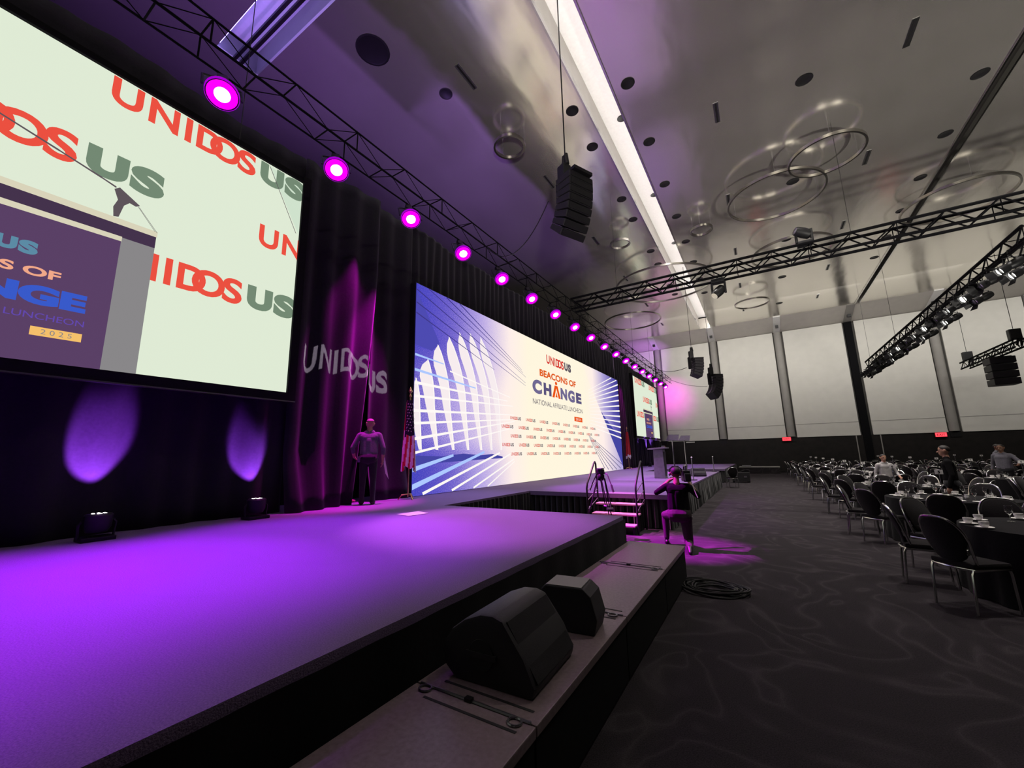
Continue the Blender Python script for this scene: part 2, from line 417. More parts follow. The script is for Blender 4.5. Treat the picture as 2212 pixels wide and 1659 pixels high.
# UNIDOSUS word mark, unit cap height 1, width 6.95: letters as boxes
LOGO = [('U', 0, .82, .03, 0), ('N', 1.0, 1.87, .03, 0), ('I', 2.07, 2.275, .03, 0), ('D', 2.44, 3.33, .03, 0), ('O', 2.88, 3.98, .03, 0),
        ('S', 3.90, 4.61, .03, 0), ('U', 4.80, 5.82, .07, 1), ('S', 5.87, 6.81, .07, 1)]
def logo(mb, y0, z0, h, wide=1., x=0., ymax=None, bold=1., mi=0, dx=0.):
    for ch, a, b, bo, m in LOGO:
        ya, yb = y0+a*h*wide, y0+b*h*wide
        o = .02*h if ch in 'OS' else (.0)
        v, f, _ = glyph(ch, bo*bold)
        pts = np.array(v)
        yy = ya+(yb-ya)*pts[:, 0]
        if ymax is not None: yy = np.minimum(yy, ymax)
        k = len(mb.v)
        xx = x + (dx if ch in 'OS' else 0)
        mb.add([(xx, p, z0-o+(h+2*o)*q) for p, q in zip(yy, pts[:, 1])], f, mi+m)

# ------------------------------------------------------------------ LED video wall
def led_material():
    m = bpy.data.materials.new('led_background'); m.use_nodes = True; MATS['led_background'] = m
    nt = m.node_tree; nt.nodes.clear()
    tc = nd(nt, 'ShaderNodeTexCoord'); sp = nd(nt, 'ShaderNodeSeparateXYZ', Vector=tc.outputs['Object'])
    Y = mth(nt, 'MULTIPLY_ADD', sp.outputs[1], 1/K, 8.32); Z = mth(nt, 'MULTIPLY_ADD', sp.outputs[2], 1/K, .61)
    no = nd(nt, 'ShaderNodeTexNoise', Vector=tc.outputs['Object'], Scale=34., Detail=3., Roughness=.9)
    fine = nd(nt, 'ShaderNodeTexNoise', Vector=tc.outputs['Object'], Scale=60., Detail=2.)
    L = mth(nt, 'DIVIDE', mth(nt, 'SUBTRACT', 15.2, Y), 6.9, clamp=True)
    # the speckled band behind the printed building is paler
    band = mth(nt, 'MULTIPLY', mth(nt, 'SMOOTH_MIN', mth(nt, 'DIVIDE', mth(nt, 'SUBTRACT', Z, 1.6), .7, clamp=True), mth(nt, 'DIVIDE', mth(nt, 'SUBTRACT', 5.3, Z), 1.4, clamp=True), .1), .3)
    L2 = mth(nt, 'SUBTRACT', L, mth(nt, 'MULTIPLY', band, mth(nt, 'MULTIPLY', L, .9)), clamp=True)
    spk = mth(nt, 'MULTIPLY', mth(nt, 'SUBTRACT', no.outputs[0], .5), mth(nt, 'MULTIPLY', L, 1.25))
    L3 = mth(nt, 'ADD', L2, spk, clamp=True)
    cream, pale, lav, vio, blu = (1., .925, .735), (1., .86, .82), (.50, .40, .80), (.16, .12, .60), (.055, .055, .52)
    cl = ramp(nt, L3, ((0, cream), (.22, pale), (.5, lav), (.74, vio), (1, blu)))
    Rr = mth(nt, 'DIVIDE', mth(nt, 'SUBTRACT', Y, 21.6), 6.8, clamp=True)
    s = mth(nt, 'ADD', mth(nt, 'MULTIPLY', mth(nt, 'SUBTRACT', Y, 24.5), 3.72), mth(nt, 'MULTIPLY', mth(nt, 'SUBTRACT', Z, 4.37), 4.16))
    st = mth(nt, 'GREATER_THAN', s, 0.)
    R2 = mth(nt, 'MULTIPLY', Rr, mth(nt, 'MULTIPLY_ADD', st, .45, .55))
    cr = ramp(nt, R2, ((0, cream), (.25, pale), (.55, (.42, .36, .70)), (.8, (.13, .11, .45)), (1, (.05, .045, .30))))
    left = mth(nt, 'LESS_THAN', Y, 18.5)
    col = mixc(nt, left, cr, cl)
    e = nd(nt, 'ShaderNodeEmission', Color=col, Strength=E_LED)
    nd(nt, 'ShaderNodeOutputMaterial', Surface=e.outputs[0])
led_material()
def shade(name, c, k=1.0): emit(name, c, E_LED*k, False)
shade('led_fin', (.93, .84, .86)); shade('led_line', (1., .95, .92)); shade('led_skyline', (.42, .58, 1.))
shade('led_dark', (.05, .04, .25)); shade('led_deep', (.06, .06, .36)); shade('led_red', srgb(214, 50, 44)); shade('led_grey', srgb(96, 88, 98))
shade('led_orange', srgb(226, 92, 30)); shade('led_orange2', srgb(235, 84, 20)); shade('led_slate', srgb(112, 104, 146)); shade('led_slate2', srgb(92, 84, 126)); shade('led_shade', (.075, .07, .44))
shade('led_white', (1., .97, .9)); shade('led_text', srgb(84, 76, 96)); shade('led_mist', (.70, .60, .82))

LED = thing('video_wall', 'huge bright video wall reading BEACONS OF CHANGE behind the stage', 'video wall', (LEDX, 8.32*K, STAGE+.01))
LW, LH = (28.5-8.32)*K, (6.95-.61)*K
def U(Y, Z): return ((Y-8.32)*K, (Z-.61)*K)
MB().box((-.3, -.02, -.005), (-.012, LW+.02, LH+.02)).obj('cabinet', 'black_plastic', LED)
MB().add([(0, 0, 0), (0, LW, 0), (0, LW, LH), (0, 0, LH)], [(0, 1, 2, 3)]).obj('display_face', 'led_background', LED)
def clipy(p): return (max(0.002, min(LW-.002, p[0])), max(.002, min(LH-.002, p[1])))
def flat(name, pts, m, x, polys=None):
    q = [clipy(U(*p)) for p in pts]
    return MB().add([(x, a, b) for a, b in q], polys or [tuple(range(len(q)))]).obj(name, m, LED)
def ray(name, a, b, w0, w1, m, x):
    d = Vector((b[0]-a[0], b[1]-a[1])); n = Vector((-d.y, d.x)).normalized()
    flat(name, [(a[0]+n.x*w0/2, a[1]+n.y*w0/2), (a[0]-n.x*w0/2, a[1]-n.y*w0/2), (b[0]-n.x*w1/2, b[1]-n.y*w1/2), (b[0]+n.x*w1/2, b[1]+n.y*w1/2)], m, x)
# printed building: crescent fins
tips = [(8.40, 3.99), (8.89, 4.64), (9.33, 5.21), (9.86, 5.60), (10.41, 5.89), (11.0, 6.02), (11.63, 6.02)]
mid = [8.57, 9.2, 9.94, 10.76, 11.48, 12.2, 12.85]; bot = [8.68, 9.39, 10.16, 10.93, 11.68, 12.32, 12.95]
for i, (ty, tz) in enumerate(tips):
    n = 14; Rr, Ll = [], []
    for k in range(n+1):
        t = k/n; z = tz + (1.9-tz)*t
        h = min(1, (tz-z)/max(.3, tz-3.3))
        yr = ty + (mid[i]-ty)*math.sin(h*PI/2)**.8 + (bot[i]-mid[i])*max(0, (3.3-z)/1.4) if k else ty
        wd = .56*math.sin(min(1, t*4.5)*PI/2)**.7*(1-.80*max(0, t-.22)/.78) + .01
        Rr.append((yr, z)); Ll.append((yr-wd, z))
    pts = Rr + Ll; m1 = n+1
    flat('graphic_fin', pts, 'led_fin', .004, [(k, k+1, m1+k+1, m1+k) for k in range(n)])
    w_ = .05
    flat('graphic_fin_edge', Rr + [(y-w_, z) for y, z in Rr], 'led_line', .007, [(k, k+1, m1+k+1, m1+k) for k in range(n)])
for a, b, w0, w1, m in (((8.3, 4.70), (9.6, 4.63), .07, .03, 'led_skyline'), ((8.3, 4.24), (11.3, 4.07), .08, .04, 'led_skyline'), ((8.3, 3.85), (13.4, 3.83), .09, .03, 'led_line'),
        ((8.3, 3.45), (13.8, 3.66), .08, .03, 'led_line'), ((8.3, 3.02), (13.9, 3.31), .09, .03, 'led_line'), ((8.3, 2.65), (13.9, 3.13), .08, .03, 'led_line'),
        ((8.3, 2.2), (13.9, 3.05), .09, .03, 'led_line'), ((8.3, 1.80), (13.9, 2.80), .08, .03, 'led_line'), ((9.9, 4.45), (13.6, 4.0), .05, .03, 'led_line')):
    ray('graphic_line', a, b, w0, w1, m, .010)
flat('graphic_hedge', [(8.3, 1.47), (8.3, 1.74), (9.5, 1.70), (10.6, 1.78), (11.6, 1.72), (12.3, 1.76), (13.0, 1.66), (13.0, 1.60), (11.2, 1.56), (9.8, 1.52)], 'led_deep', .004)
for a, b, w0, w1, m in (((8.3, 1.34), (10.1, 1.73), .14, .08, 'led_skyline'), ((8.3, .86), (11.8, 1.83), .16, .08, 'led_skyline'), ((8.74, .62), (12.8, 1.80), .15, .07, 'led_line'),
        ((10.03, .62), (13.6, 1.77), .13, .06, 'led_line'), ((11.15, .62), (13.8, 1.55), .10, .05, 'led_line'), ((11.98, .62), (13.85, 1.46), .07, .04, 'led_line')):
    ray('graphic_ray', a, b, w0, w1, m, .012)
flat('graphic_shade', [(8.32, 6.745), (9.40, 5.27), (9.05, 4.95), (8.32, 5.0)], 'led_shade', .002)
for a, b in (((8.32, 6.745), (14.9, 4.78)), ((8.32, 6.33), (14.9, 4.66)), ((8.84, 6.94), (14.95, 5.04)), ((9.69, 6.93), (14.7, 5.20)), ((10.4, 6.93), (14.6, 5.31)), ((8.32, 6.0), (12.5, 4.95))):
    ray('graphic_cable', a, b, .045, .012, 'led_dark', .014)
for k in range(13):
    z1 = 7.4 - k*.385; b = (28.5, z1); d = Vector((28.5-17.2, z1-3.75)); a = (17.2+d.x*.47, 3.75+d.y*.47)
    if z1 > 6.93: b = (17.2+d.x*(6.93-3.75)/d.y, 6.93)
    ray('graphic_ray', a, b, .02, .11, 'led_line', .010)
for k in range(6):
    e = [(28.3, .95), (27.9, .70), (27.0, .66), (26.2, .66), (25.3, .72), (24.6, .8)][k]
    ray('graphic_cable', (22.1+.06*k, 2.78-.06*k), e, .02, .07, 'led_slate', .010)
flat('graphic_wedge', [(24.5, 4.37), (28.49, .80), (28.49, 2.6)], 'led_deep', .002)
def led_text(name, fn, mats, x=.02):
    mb = MB(); fn(mb)
    mb.v = [(a, (b-8.32)*K, (c-.61)*K) for a, b, c in mb.v]
    mb.obj(name, mats, LED)
led_text('wordmark', lambda m: logo(m, 17.0, 6.06, .44, 2.95/.44/6.81, .02, dx=.003), ['led_red', 'led_grey'])
led_text('title_line', lambda m: put(m, 'BEACONS OF', 16.24, 20.53, 5.32, 5.66, .02, .035), 'led_orange')
for i, (ch, a, b) in enumerate((('C', 15.50, 16.42), ('H', 16.60, 17.42), ('N', 18.48, 19.28), ('G', 19.40, 20.30), ('E', 20.48, 21.26))):
    o_ = .03 if ch in 'CG' else 0
    led_text('title_letter', lambda m: put(m, ch, a, b, 4.47-o_, 5.06+o_, .02, .06), ['led_slate' if i in (0, 2, 3) else 'led_slate2'])
def person_a(m):
    for s in ((17.50, 17.70, 17.98, 17.84), (18.46, 18.26, 17.98, 18.12)):
        e = 1 if s[0] < 18 else -1; m.add([(.02, s[0], 4.46), (.02, s[0]+e*.24, 4.46), (.02, 17.98+e*.01, 4.98), (.02, 17.98, 5.08), (.02, 17.98-e*.17, 5.08)], [(0, 1, 2, 3, 4)])
    m.add([(.02, 17.86, 4.50), (.02, 18.10, 4.50), (.02, 17.98, 4.78)], [(0, 1, 2)])
    m.add([(.02, 17.98+.13*math.cos(a*PI/8), 5.20+.09*math.sin(a*PI/8)) for a in range(16)], [tuple(range(16))])
led_text('title_letter', person_a, 'led_orange2')
led_text('subtitle', lambda m: put(m, 'NATIONAL AFFILIATE LUNCHEON', 15.50, 21.34, 3.95, 4.19, .02, .0), 'led_text')
led_text('year_plate', lambda m: m.add([(.018, 20.12, 3.45), (.018, 21.25, 3.45), (.018, 21.25, 3.70), (.018, 20.12, 3.70)], [(0, 1, 2, 3)]), 'led_orange2')
led_text('year', lambda m: put(m, '2 0 2 5', 20.32, 21.05, 3.51, 3.64, .022, .01), 'led_white')
lm = MB(); logo(lm, 0, 0, .125*K, .84/.125/6.81, 0, bold=.6, dx=.002); small_logo = lm.mesh('small_logo', ['led_red', 'led_grey'])
for r, (z, y0, n) in enumerate(((3.12, 13.57, 8), (2.76, 12.95, 9), (2.40, 13.58, 8), (2.05, 12.96, 9), (1.69, 13.59, 8))):
    for k in range(n):
        o = link('logo', small_logo, LED); a, b = U(y0+k*1.262, z); o.location = (.02, a, b)

# ------------------------------------------------------------------ side projection screens
sE = E_SCREEN
emit('screen_base', (.78, .87, .70), sE); emit('screen_red', srgb(240, 82, 66), sE, False); emit('screen_green', srgb(118, 140, 118), sE, False)
emit('pod_front', srgb(92, 66, 104), sE, False); emit('pod_side', srgb(140, 138, 140), sE, False); emit('pod_dark', srgb(70, 52, 78), sE, False)
emit('pod_cream', srgb(222, 216, 190), sE, False); emit('pod_teal', srgb(94, 142, 168), sE, False); emit('pod_peach', srgb(246, 172, 140), sE, False)
emit('pod_blue', srgb(58, 92, 206), sE, False); emit('pod_violet', srgb(100, 74, 178), sE, False); emit('pod_yellow', srgb(250, 196, 110), sE, False)
emit('mic_grey', srgb(96, 86, 92), sE, False); emit('screen_mint', (.66, .80, .64), sE, False)
def side_screen(label, y0, mirror=False):
    W, Z0, Z1 = 8.8, 3.08, 8.0
    sc = thing('projection_screen', label, 'screen', P(-8.4, y0, 3.08), 0, 'side screens')
    h = (Z1-Z0)*K; wd = W*K; fr = .17*K
    MB().box((-.16, -fr, -fr), (-.012, wd+fr, h+fr)).obj('backing', 'black_cloth', sc)
    for nm, a, b in (('frame_bar', (-.06, -fr), (0, 0)), ('frame_bar', (-.06, wd), (0, wd+fr))):
        MB().box((-.02, a[1], -fr), (.05, b[1], h+fr)).obj(nm, 'black_cloth', sc)
    MB().box((-.02, 0, -fr), (.05, wd, 0)).obj('frame_bar', 'black_cloth', sc); MB().box((-.02, 0, h), (.05, wd, h+.04)).obj('frame_bar', 'black_cloth', sc)
    MB().box((-.03, -fr, -fr-.02), (.06, wd+fr, -fr)).obj('bottom_edge', 'steel', sc)
    MB().add([(0, 0, 0), (0, wd, 0), (0, wd, h), (0, 0, h)], [(0, 1, 2, 3)]).obj('display_face', 'screen_base', sc)
    B = -4.2   # survey Y at the left edge of the left screen: pictures are given in its coordinates
    for q in (.15, .85): MB().tube([(-.08, wd*q, h+fr), (-.08, wd*q, CEIL-pz(3.08)+.05)], .008, 6).obj('suspension_cable', 'cable', sc)
    def pic(name, mats, fn):
        mb = MB(); fn(mb)
        mb.v = [(x, min(max((y-B)*K, 0), wd-.001), min(max((z-Z0)*K, 0), h-.001)) for x, y, z in mb.v]
        mb.obj(name, mats, sc)
    for ly, lz in ((1.38, 7.50), (-3.47, 7.50), (3.78, 6.08), (-1.06, 6.14), (1.37, 4.69), (-3.48, 4.69)):
        pic('logo', ['screen_red', 'screen_green'], lambda m: logo(m, ly, lz, .48, 1., .004, ymax=4.599, dx=.002))
    pic('picture_wedge', 'screen_mint', lambda m: m.add([(.003, 3.86, 7.95), (.003, 4.59, 6.70), (.003, 4.59, 7.95)], [(0, 1, 2)]))
    pic('picture_wire', 'mic_grey', lambda m: m.add([(.007, 3.855, 7.95), (.007, 4.52, 6.70), (.007, 4.535, 6.70), (.007, 3.87, 7.95)], [(0, 1, 2, 3)]))
    q = lambda x, a, b, c, d: ([(x, a, c), (x, b, c), (x, b, d), (x, a, d)], [(0, 1, 2, 3)])
    pic('podium_front', 'pod_front', lambda m: m.add(*q(.008, -.95, 1.775, 3.08, 5.3)))
    pic('podium_side', 'pod_side', lambda m: m.add(*q(.008, 1.775, 2.19, 3.08, 5.3)))
    pic('podium_top', 'pod_dark', lambda m: m.add([(.010, -1.3, 5.24), (.010, 2.19, 5.26), (.010, 2.19, 5.47), (.010, -1.3, 5.45)], [(0, 1, 2, 3)]))
    pic('podium_edge', 'pod_cream', lambda m: m.add([(.012, -1.3, 5.45), (.012, 2.20, 5.46), (.012, 2.20, 5.56), (.012, -1.3, 5.55)], [(0, 1, 2, 3)]))
    pic('podium_edge', 'pod_cream', lambda m: m.add([(.012, -.95, 5.14), (.012, 1.78, 5.19), (.012, 1.78, 5.27), (.012, -.95, 5.24)], [(0, 1, 2, 3)]))
    pic('podium_wordmark', ['pod_peach', 'pod_teal'], lambda m: logo(m, -.33, 4.575, .19, 1., .013))
    pic('podium_title', 'pod_peach', lambda m: put(m, 'BEACONS OF', -.45, 1.22, 4.285, 4.42, .013, .035))
    pic('podium_title', 'pod_blue', lambda m: put(m, 'CHANGE', -.62, 1.52, 3.885, 4.165, .013, .06))
    pic('podium_subtitle', 'pod_violet', lambda m: put(m, 'NATIONAL AFFILIATE LUNCHEON', -.62, 1.53, 3.68, 3.77, .013, .0))
    pic('podium_plate', 'pod_yellow', lambda m: m.add(*q(.013, 1.03, 1.53, 3.45, 3.575)))
    pic('podium_year', 'pod_side', lambda m: put(m, '2 0 2 5', 1.13, 1.43, 3.48, 3.55, .016, .0))
    def mic(m):
        pts = [(-.3, 6.64), (.4, 6.44), (.97, 6.27), (1.45, 6.12), (1.62, 6.06)]
        for a, b in zip(pts[:-1], pts[1:]): m.add([(.014, a[0], a[1]-.012), (.014, b[0], b[1]-.015), (.014, b[0], b[1]+.015), (.014, a[0], a[1]+.012)], [(0, 1, 2, 3)])
        m.add([(.015, 1.60, 6.02), (.015, 1.66, 6.08), (.015, 1.93, 5.90), (.015, 1.88, 5.86), (.015, 1.80, 5.88), (.015, 1.74, 5.80), (.015, 1.70, 5.58), (.015, 1.64, 5.56), (.015, 1.62, 5.72), (.015, 1.66, 5.86)], [tuple(range(10))])
        for a, b in (((1.9, 5.88), (2.16, 5.55)), ((1.92, 5.87), (2.19, 5.54))): m.add([(.014, a[0], a[1]), (.014, a[0]+.008, a[1]), (.014, b[0]+.008, b[1]), (.014, b[0], b[1])], [(0, 1, 2, 3)])
    pic('microphone_picture', 'mic_grey', mic)
    return sc
side_screen('large white screen at the left showing a podium close-up', -4.2)
side_screen('distant white screen right of the video wall showing a podium', 32.45)

# ------------------------------------------------------------------ trusses
def truss(label, p0, p1, size=.42, bay=.5, tone='black_metal', group=None, thick=1.):
    p0, p1 = Vector(p0), Vector(p1); L = (p1-p0).length
    t = thing('lighting_truss', label, 'truss', p0, math.atan2(p1.y-p0.y, p1.x-p0.x), group)
    h = size/2; r = .028*thick
    ch = MB().tube([(0, 0, 0), (L, 0, 0)], r, 8).mesh('chord', tone, smooth=True)
    for y in (-h, h):
        for z in (0, size): at(link('chord', ch, t), (0, y, z))
    n = max(2, int(L/bay)); bay = L/n
    br = MB().tube([(0, 0, 0), (bay, 0, size)], .013*thick, 5).mesh('brace', tone); br2 = MB().tube([(0, 0, size), (bay, 0, 0)], .013*thick, 5).mesh('brace', tone)
    cb = MB().tube([(0, -h, 0), (0, h, 0)], .013, 5).mesh('cross_bar', tone); vb = MB().tube([(0, 0, 0), (0, 0, size)], .013, 5).mesh('upright', tone)
    for i in range(n):
        for y in (-h, h): at(link('brace', br if i % 2 else br2, t), (i*bay, y, 0))
        at(link('cross_bar', cb, t), (i*bay, 0, 0 if i % 2 else size))
        if i % 4 == 0: at(link('upright', vb, t), (i*bay, -h, 0)); at(link('upright', vb, t), (i*bay, h, 0))
    return t
# ------------------------------------------------------------------ stage wash lights in the row over the stage
emit('lens_core', (1., .62, 1.), 9., False); emit('lens_halo', (1., .0, .78), 1.6, False); emit('rim_glow', (.45, .0, .75), .8, False)
emit('lens_white', (1., .98, .9), 6., False)
def wash_parts(t, lit=True):
    MB().lathe([(.07, .30), (.13, .25), (.17, .12), (.205, .0), (.205, -.05), (.19, -.05)], 24, cap1=False).obj('lamp_head', 'black_plastic', t, smooth=True)
    MB().lathe([(.205, -.06), (.215, -.045), (.215, -.0), (.19, -.03)], 24, cap0=False, cap1=False).obj('bezel', 'rim_glow', t, smooth=True)  # bezel emits to stand for lens light caught on the housing
    ln = MB().lathe([(.19, -.045), (.10, -.05)], 24, cap0=False, cap1=False).obj('lens', 'lens_halo', t)  # outer lens sized and coloured as the bloom around the core
    MB().lathe([(.10, -.05), (.05, -.056), (.0, -.058)], 24, cap0=False, cap1=False).obj('lens_core', 'lens_core', ln)
    MB().tube([(-.24, 0, .02), (-.24, 0, .36), (-.15, 0, .42), (.15, 0, .42), (.24, 0, .36), (.24, 0, .02)], .016, 8).obj('yoke', 'black_metal', t, smooth=True)
    MB().box((-.07, -.05, .42), (.07, .05, .60)).obj('clamp', 'black_metal', t, bevel=.01)
LX, LZ = -6.1, pz(7.735)
truss('long black truss carrying the row of magenta lights over the stage', (LX-.05, -.6, LZ+.52), (LX-.05, 35.6, LZ+.52), .4, .6, 'matte_black', None, .6)
PURP, MAG = (.43, .0, 1.), (1., .0, .85)
AIMS = {-1: ((-4.9, -.6, .75), PURP, 2.0, 50), 0: ((-4.8, .5, .75), PURP, 3.2, 50), 1: ((-4.8, 2.9, .75), PURP, 3.2, 47), 2: ((-3.7, 4.9, .75), (.85, .18, 1.), 3.0, 34), 3: ((-1.75, 8.1, 0), (.85, 0, 1.), 24., 19), 4: ((-2.9, 9.3, .45), (1., .22, .75), 7., 16),
        5: ((-3.4, 11.4, .75), (.7, .15, 1.), 1.9, 44), 6: ((-3.4, 14., .75), (.7, .18, 1.), 1.6, 44), 7: ((-3.2, 16.5, .75), (.7, .18, 1.), 1.4, 44)}
for i in range(-1, 18):
    y = (2.39 + 2.137*i)*K
    t = thing('wash_light', '%s magenta wash light from the left in the row over the stage' % ORD[i] if i >= 0 else 'magenta wash light left of the first one seen over the stage', 'stage light', (LX, y, LZ), 0, 'magenta lights over the stage')
    tg, col, pw, ang = AIMS.get(i, ((-5.2, y-.5, .75), (.6, .32, 1.), .5, 55))
    wash_parts(t)
    face = Vector((3.5, -min(.45*y, 2.2), -6.3))
    aim(t, face)
    l = lamp('wash_lamp', 'SPOT', None, Vector((LX, y, LZ)) + face.normalized()*.12, Vector(tg)-t.location, W_WASH*pw, col, spot_size=math.radians(ang), spot_blend=.7, shadow_soft_size=.06)
lamp('wash_lamp', 'SPOT', None, (LX, 8.1, LZ), Vector((-6.0, 7.4, .75))-Vector((LX, 8.1, LZ)), W_WASH*.9, (.55, .42, 1.), spot_size=math.radians(52), spot_blend=1., shadow_soft_size=.06)  # extra fill spot without a fixture, added to lift the stage floor
# lights grazing the curtain left of the video wall, and the far curtain
for k, (yy, ty, tz, pw) in enumerate(((6.0, 5.74, 2.6, 3.4), (5.55, 5.0, 2.6, 1.2), (25.4, 25.7, 3.2, .9), (34.4, 34.9, 3.2, 1.0), (35.0, 38.4, 6.6, .7))):
    lamp('curtain_wall_lamp', 'SPOT', None, (DRX+.85 if k == 0 else DRX+.55 if k < 3 else DRX+.7, yy, pz(8.2)), Vector((DRX+.20 if k == 0 else DRX+.03 if k < 4 else DRX+.75, ty, tz))-Vector((DRX+.85 if k == 0 else DRX+.55, yy, pz(8.2))), W_WASH*pw, (.95, 0, .85), spot_size=math.radians(30 if k < 4 else 75), spot_blend=.8 if k < 4 else 1., shadow_soft_size=.04)
lamp('curtain_wall_lamp', 'SPOT', None, (LX, 34.0, LZ+.7), Vector((-9.0, YB, 10.8))-Vector((LX, 34.0, LZ+.7)), W_WASH*1.3, (.62, .2, 1.), spot_size=math.radians(60), spot_blend=1., shadow_soft_size=.05)  # unseen spot added to tint the upper back wall violet
for y in (2.2, 7.5, 14.0): lamp('added_violet_fill', 'SPOT', None, (-9.6, y, STAGE+.3), (.25, 0, 1), 1700, (.46, .20, 1.), spot_size=math.radians(80), spot_blend=1., shadow_soft_size=.2)  # unseen spots added behind the curtain to tint the ceiling violet
# floor uplights at the curtain base
def uplight(label, y, x, W):
    t = thing('uplight', label, 'uplight', (x, y, STAGE), 0, 'violet uplights')
    MB().box((-.14, -.16, 0), (.14, .16, .05)).obj('base', 'black_metal', t, bevel=.01)
    MB().lathe([(.10, .10), (.13, .16), (.14, .30), (.12, .32)], 16).obj('lamp_head', 'black_plastic', t, smooth=True)
    MB().tube([(0, -.16, .04), (0, -.17, .2), (0, -.14, .24)], .015, 6).obj('yoke', 'black_metal', t); MB().tube([(0, .16, .04), (0, .17, .2), (0, .14, .24)], .015, 6).obj('yoke', 'black_metal', t)
    lens = MB()
    for k in range(7): lens.lathe([(.018, .323), (.0, .328)], 8, o=(.06*math.cos(k), .06*math.sin(k), 0), cap0=False, cap1=False)
    lens.obj('lens', 'lens_white', t)
    lamp('uplight_lamp', 'SPOT', None, (x, y, STAGE+.36), (-.74, 0, 1.), W, (.36, .06, 1.), spot_size=math.radians(42), spot_blend=.5, shadow_soft_size=.03)
uplight('small black floor uplight in front of the curtain, right of the pair', 3.60, -7.18, 700)
uplight('small black floor uplight below the left screen, left of the pair', 1.72, -7.15, 1100)
# far violet uplights under the right screen
for k in range(3):
    y = 30.2+1.9*k
    t = thing('uplight', 'black floor uplight under the right screen, %s of three' % ORD[k], 'uplight', (-7.0, y, STAGE), 0, 'violet uplights')
    MB().box((-.12, -.14, 0), (.12, .14, .05)).obj('base', 'black_metal', t, bevel=.01); MB().lathe([(.10, .05), (.13, .16), (.12, .28)], 12).obj('lamp_head', 'black_plastic', t, smooth=True)
    lamp('uplight_lamp', 'SPOT', None, (-7.0, y, STAGE+.32), (-.3, 0, 1.), 3500, (.36, .12, 1.), spot_size=math.radians(26), spot_blend=.5, shadow_soft_size=.03)

# ------------------------------------------------------------------ cross truss with two moving heads
TY = 17.2*K; TZ = pz(8.5)
XT = truss('black box truss crossing the hall under the ceiling', (-7.0*K, TY, TZ), (14.5, TY, TZ), .44, .5, 'matte_black', None, 1.7)
def moving_head(label, loc, up, face, group='moving heads on the cross truss'):
    t = thing('moving_head', label, 'stage light', loc, 0, group); s = 1 if up else -1
    MB().box((-.2, -.14, min(0, s*.14)), (.2, .14, max(0, s*.14))).obj('base', 'black_plastic', t, bevel=.02)
    for e in (-1, 1): MB().box((e*.2-.035, -.07, min(s*.12, s*.52)), (e*.2+.035, .07, max(s*.12, s*.52))).obj('yoke_arm', 'black_plastic', t, bevel=.015)
    h = MB().lathe([(.08, .24), (.15, .18), (.165, 0), (.14, -.22), (.12, -.26)], 18).obj('lamp_head', 'black_plastic', t, smooth=True)
    h.location = (0, 0, s*.44); aim(h, face)
    MB().lathe([(.115, -.262), (0, -.27)], 16, cap0=False, cap1=False).obj('lens', 'chrome', h)
    return t
moving_head('moving head light standing on top of the cross truss', (2.15*K, TY, TZ+.46), True, (-.8, -.4, .3))
moving_head('moving head light hanging below the cross truss', (-.78*K, TY, TZ-.02), False, (-.5, -.4, -.6))
def wire(name, label, a, b, r=.006, cat='cable', sag=0, m='cable'):
    a, b = Vector(a), Vector(b); n = 14 if sag else 1
    pts = [a.lerp(b, k/n) + Vector((0, 0, -sag*4*(k/n)*(1-k/n))) for k in range(n+1)]
    return tag(MB().tube(pts, r, 6).obj(name, m), label, cat)
for k, x in enumerate((-4.2, 3.0, 9.2)):
    wire('hanging_wire', ['steel wire holding the left part of the cross truss', 'steel wire holding the middle of the cross truss', 'steel wire holding the right part of the cross truss'][k], (x, TY, TZ+.46), (x, TY, CEIL), .006)

def ceiling_fill(loc, tgt, W):  # unseen spots added out of view to brighten the ceiling
    lamp('ceiling_fill_lamp', 'SPOT', None, Vector(loc)+Vector((0, 0, .36)), Vector(tgt)-Vector(loc), W, (1., .95, .86), spot_size=math.radians(74), spot_blend=1., shadow_soft_size=.25)
ceiling_fill((3.2, -4.5, 0), (.4, 9.5, CEIL), W_UP)
ceiling_fill((11.5, 7., 0), (3., 21, CEIL), W_UP)
# ------------------------------------------------------------------ right truss with a row of profile lights, small truss with a hung unit
RX, RZ = 7.62*K, pz(7.7)
truss('black truss at the right crowded with small spotlights', (RX, 15.2, RZ), (RX, 34.2, RZ), .42, .5, 'matte_black', None, 1.7)
def profile(label, loc, face, lit):
    t = thing('profile_spot', label, 'stage light', loc, 0, 'spotlights on the right truss')
    MB().box((-.03, -.03, -.02), (.03, .03, .16)).obj('clamp', 'black_metal', t)
    MB().tube([(-.15, 0, -.28), (-.15, 0, -.06), (.15, 0, -.06), (.15, 0, -.28)], .014, 6).obj('yoke', 'black_metal', t)
    h = MB().lathe([(.06, .30), (.11, .26), (.13, .12), (.12, -.02), (.095, -.10), (.12, -.14), (.13, -.36)], 16, cap1=False).obj('lamp_body', 'black_metal', t, smooth=True)
    h.location = (0, 0, -.28); aim(h, face)
    MB().lathe([(.115, -.30), (0, -.31)], 16, cap0=False, cap1=False).obj('lens', 'lens_white' if lit else 'chrome', h)
    for k in range(4):
        a = k*PI/2; b = MB().add([(.1, -.1, -.36), (.1, .1, -.36), (.2, .12, -.5), (.2, -.12, -.5), (.104, -.1, -.36), (.104, .1, -.36), (.204, .12, -.5), (.204, -.12, -.5)], [(0,1,2,3),(7,6,5,4),(0,4,5,1),(1,5,6,2),(2,6,7,3),(3,7,4,0)]).obj('barn_door', 'black_metal', h)
        b.rotation_euler = (0, 0, a)
    return t
n = 0
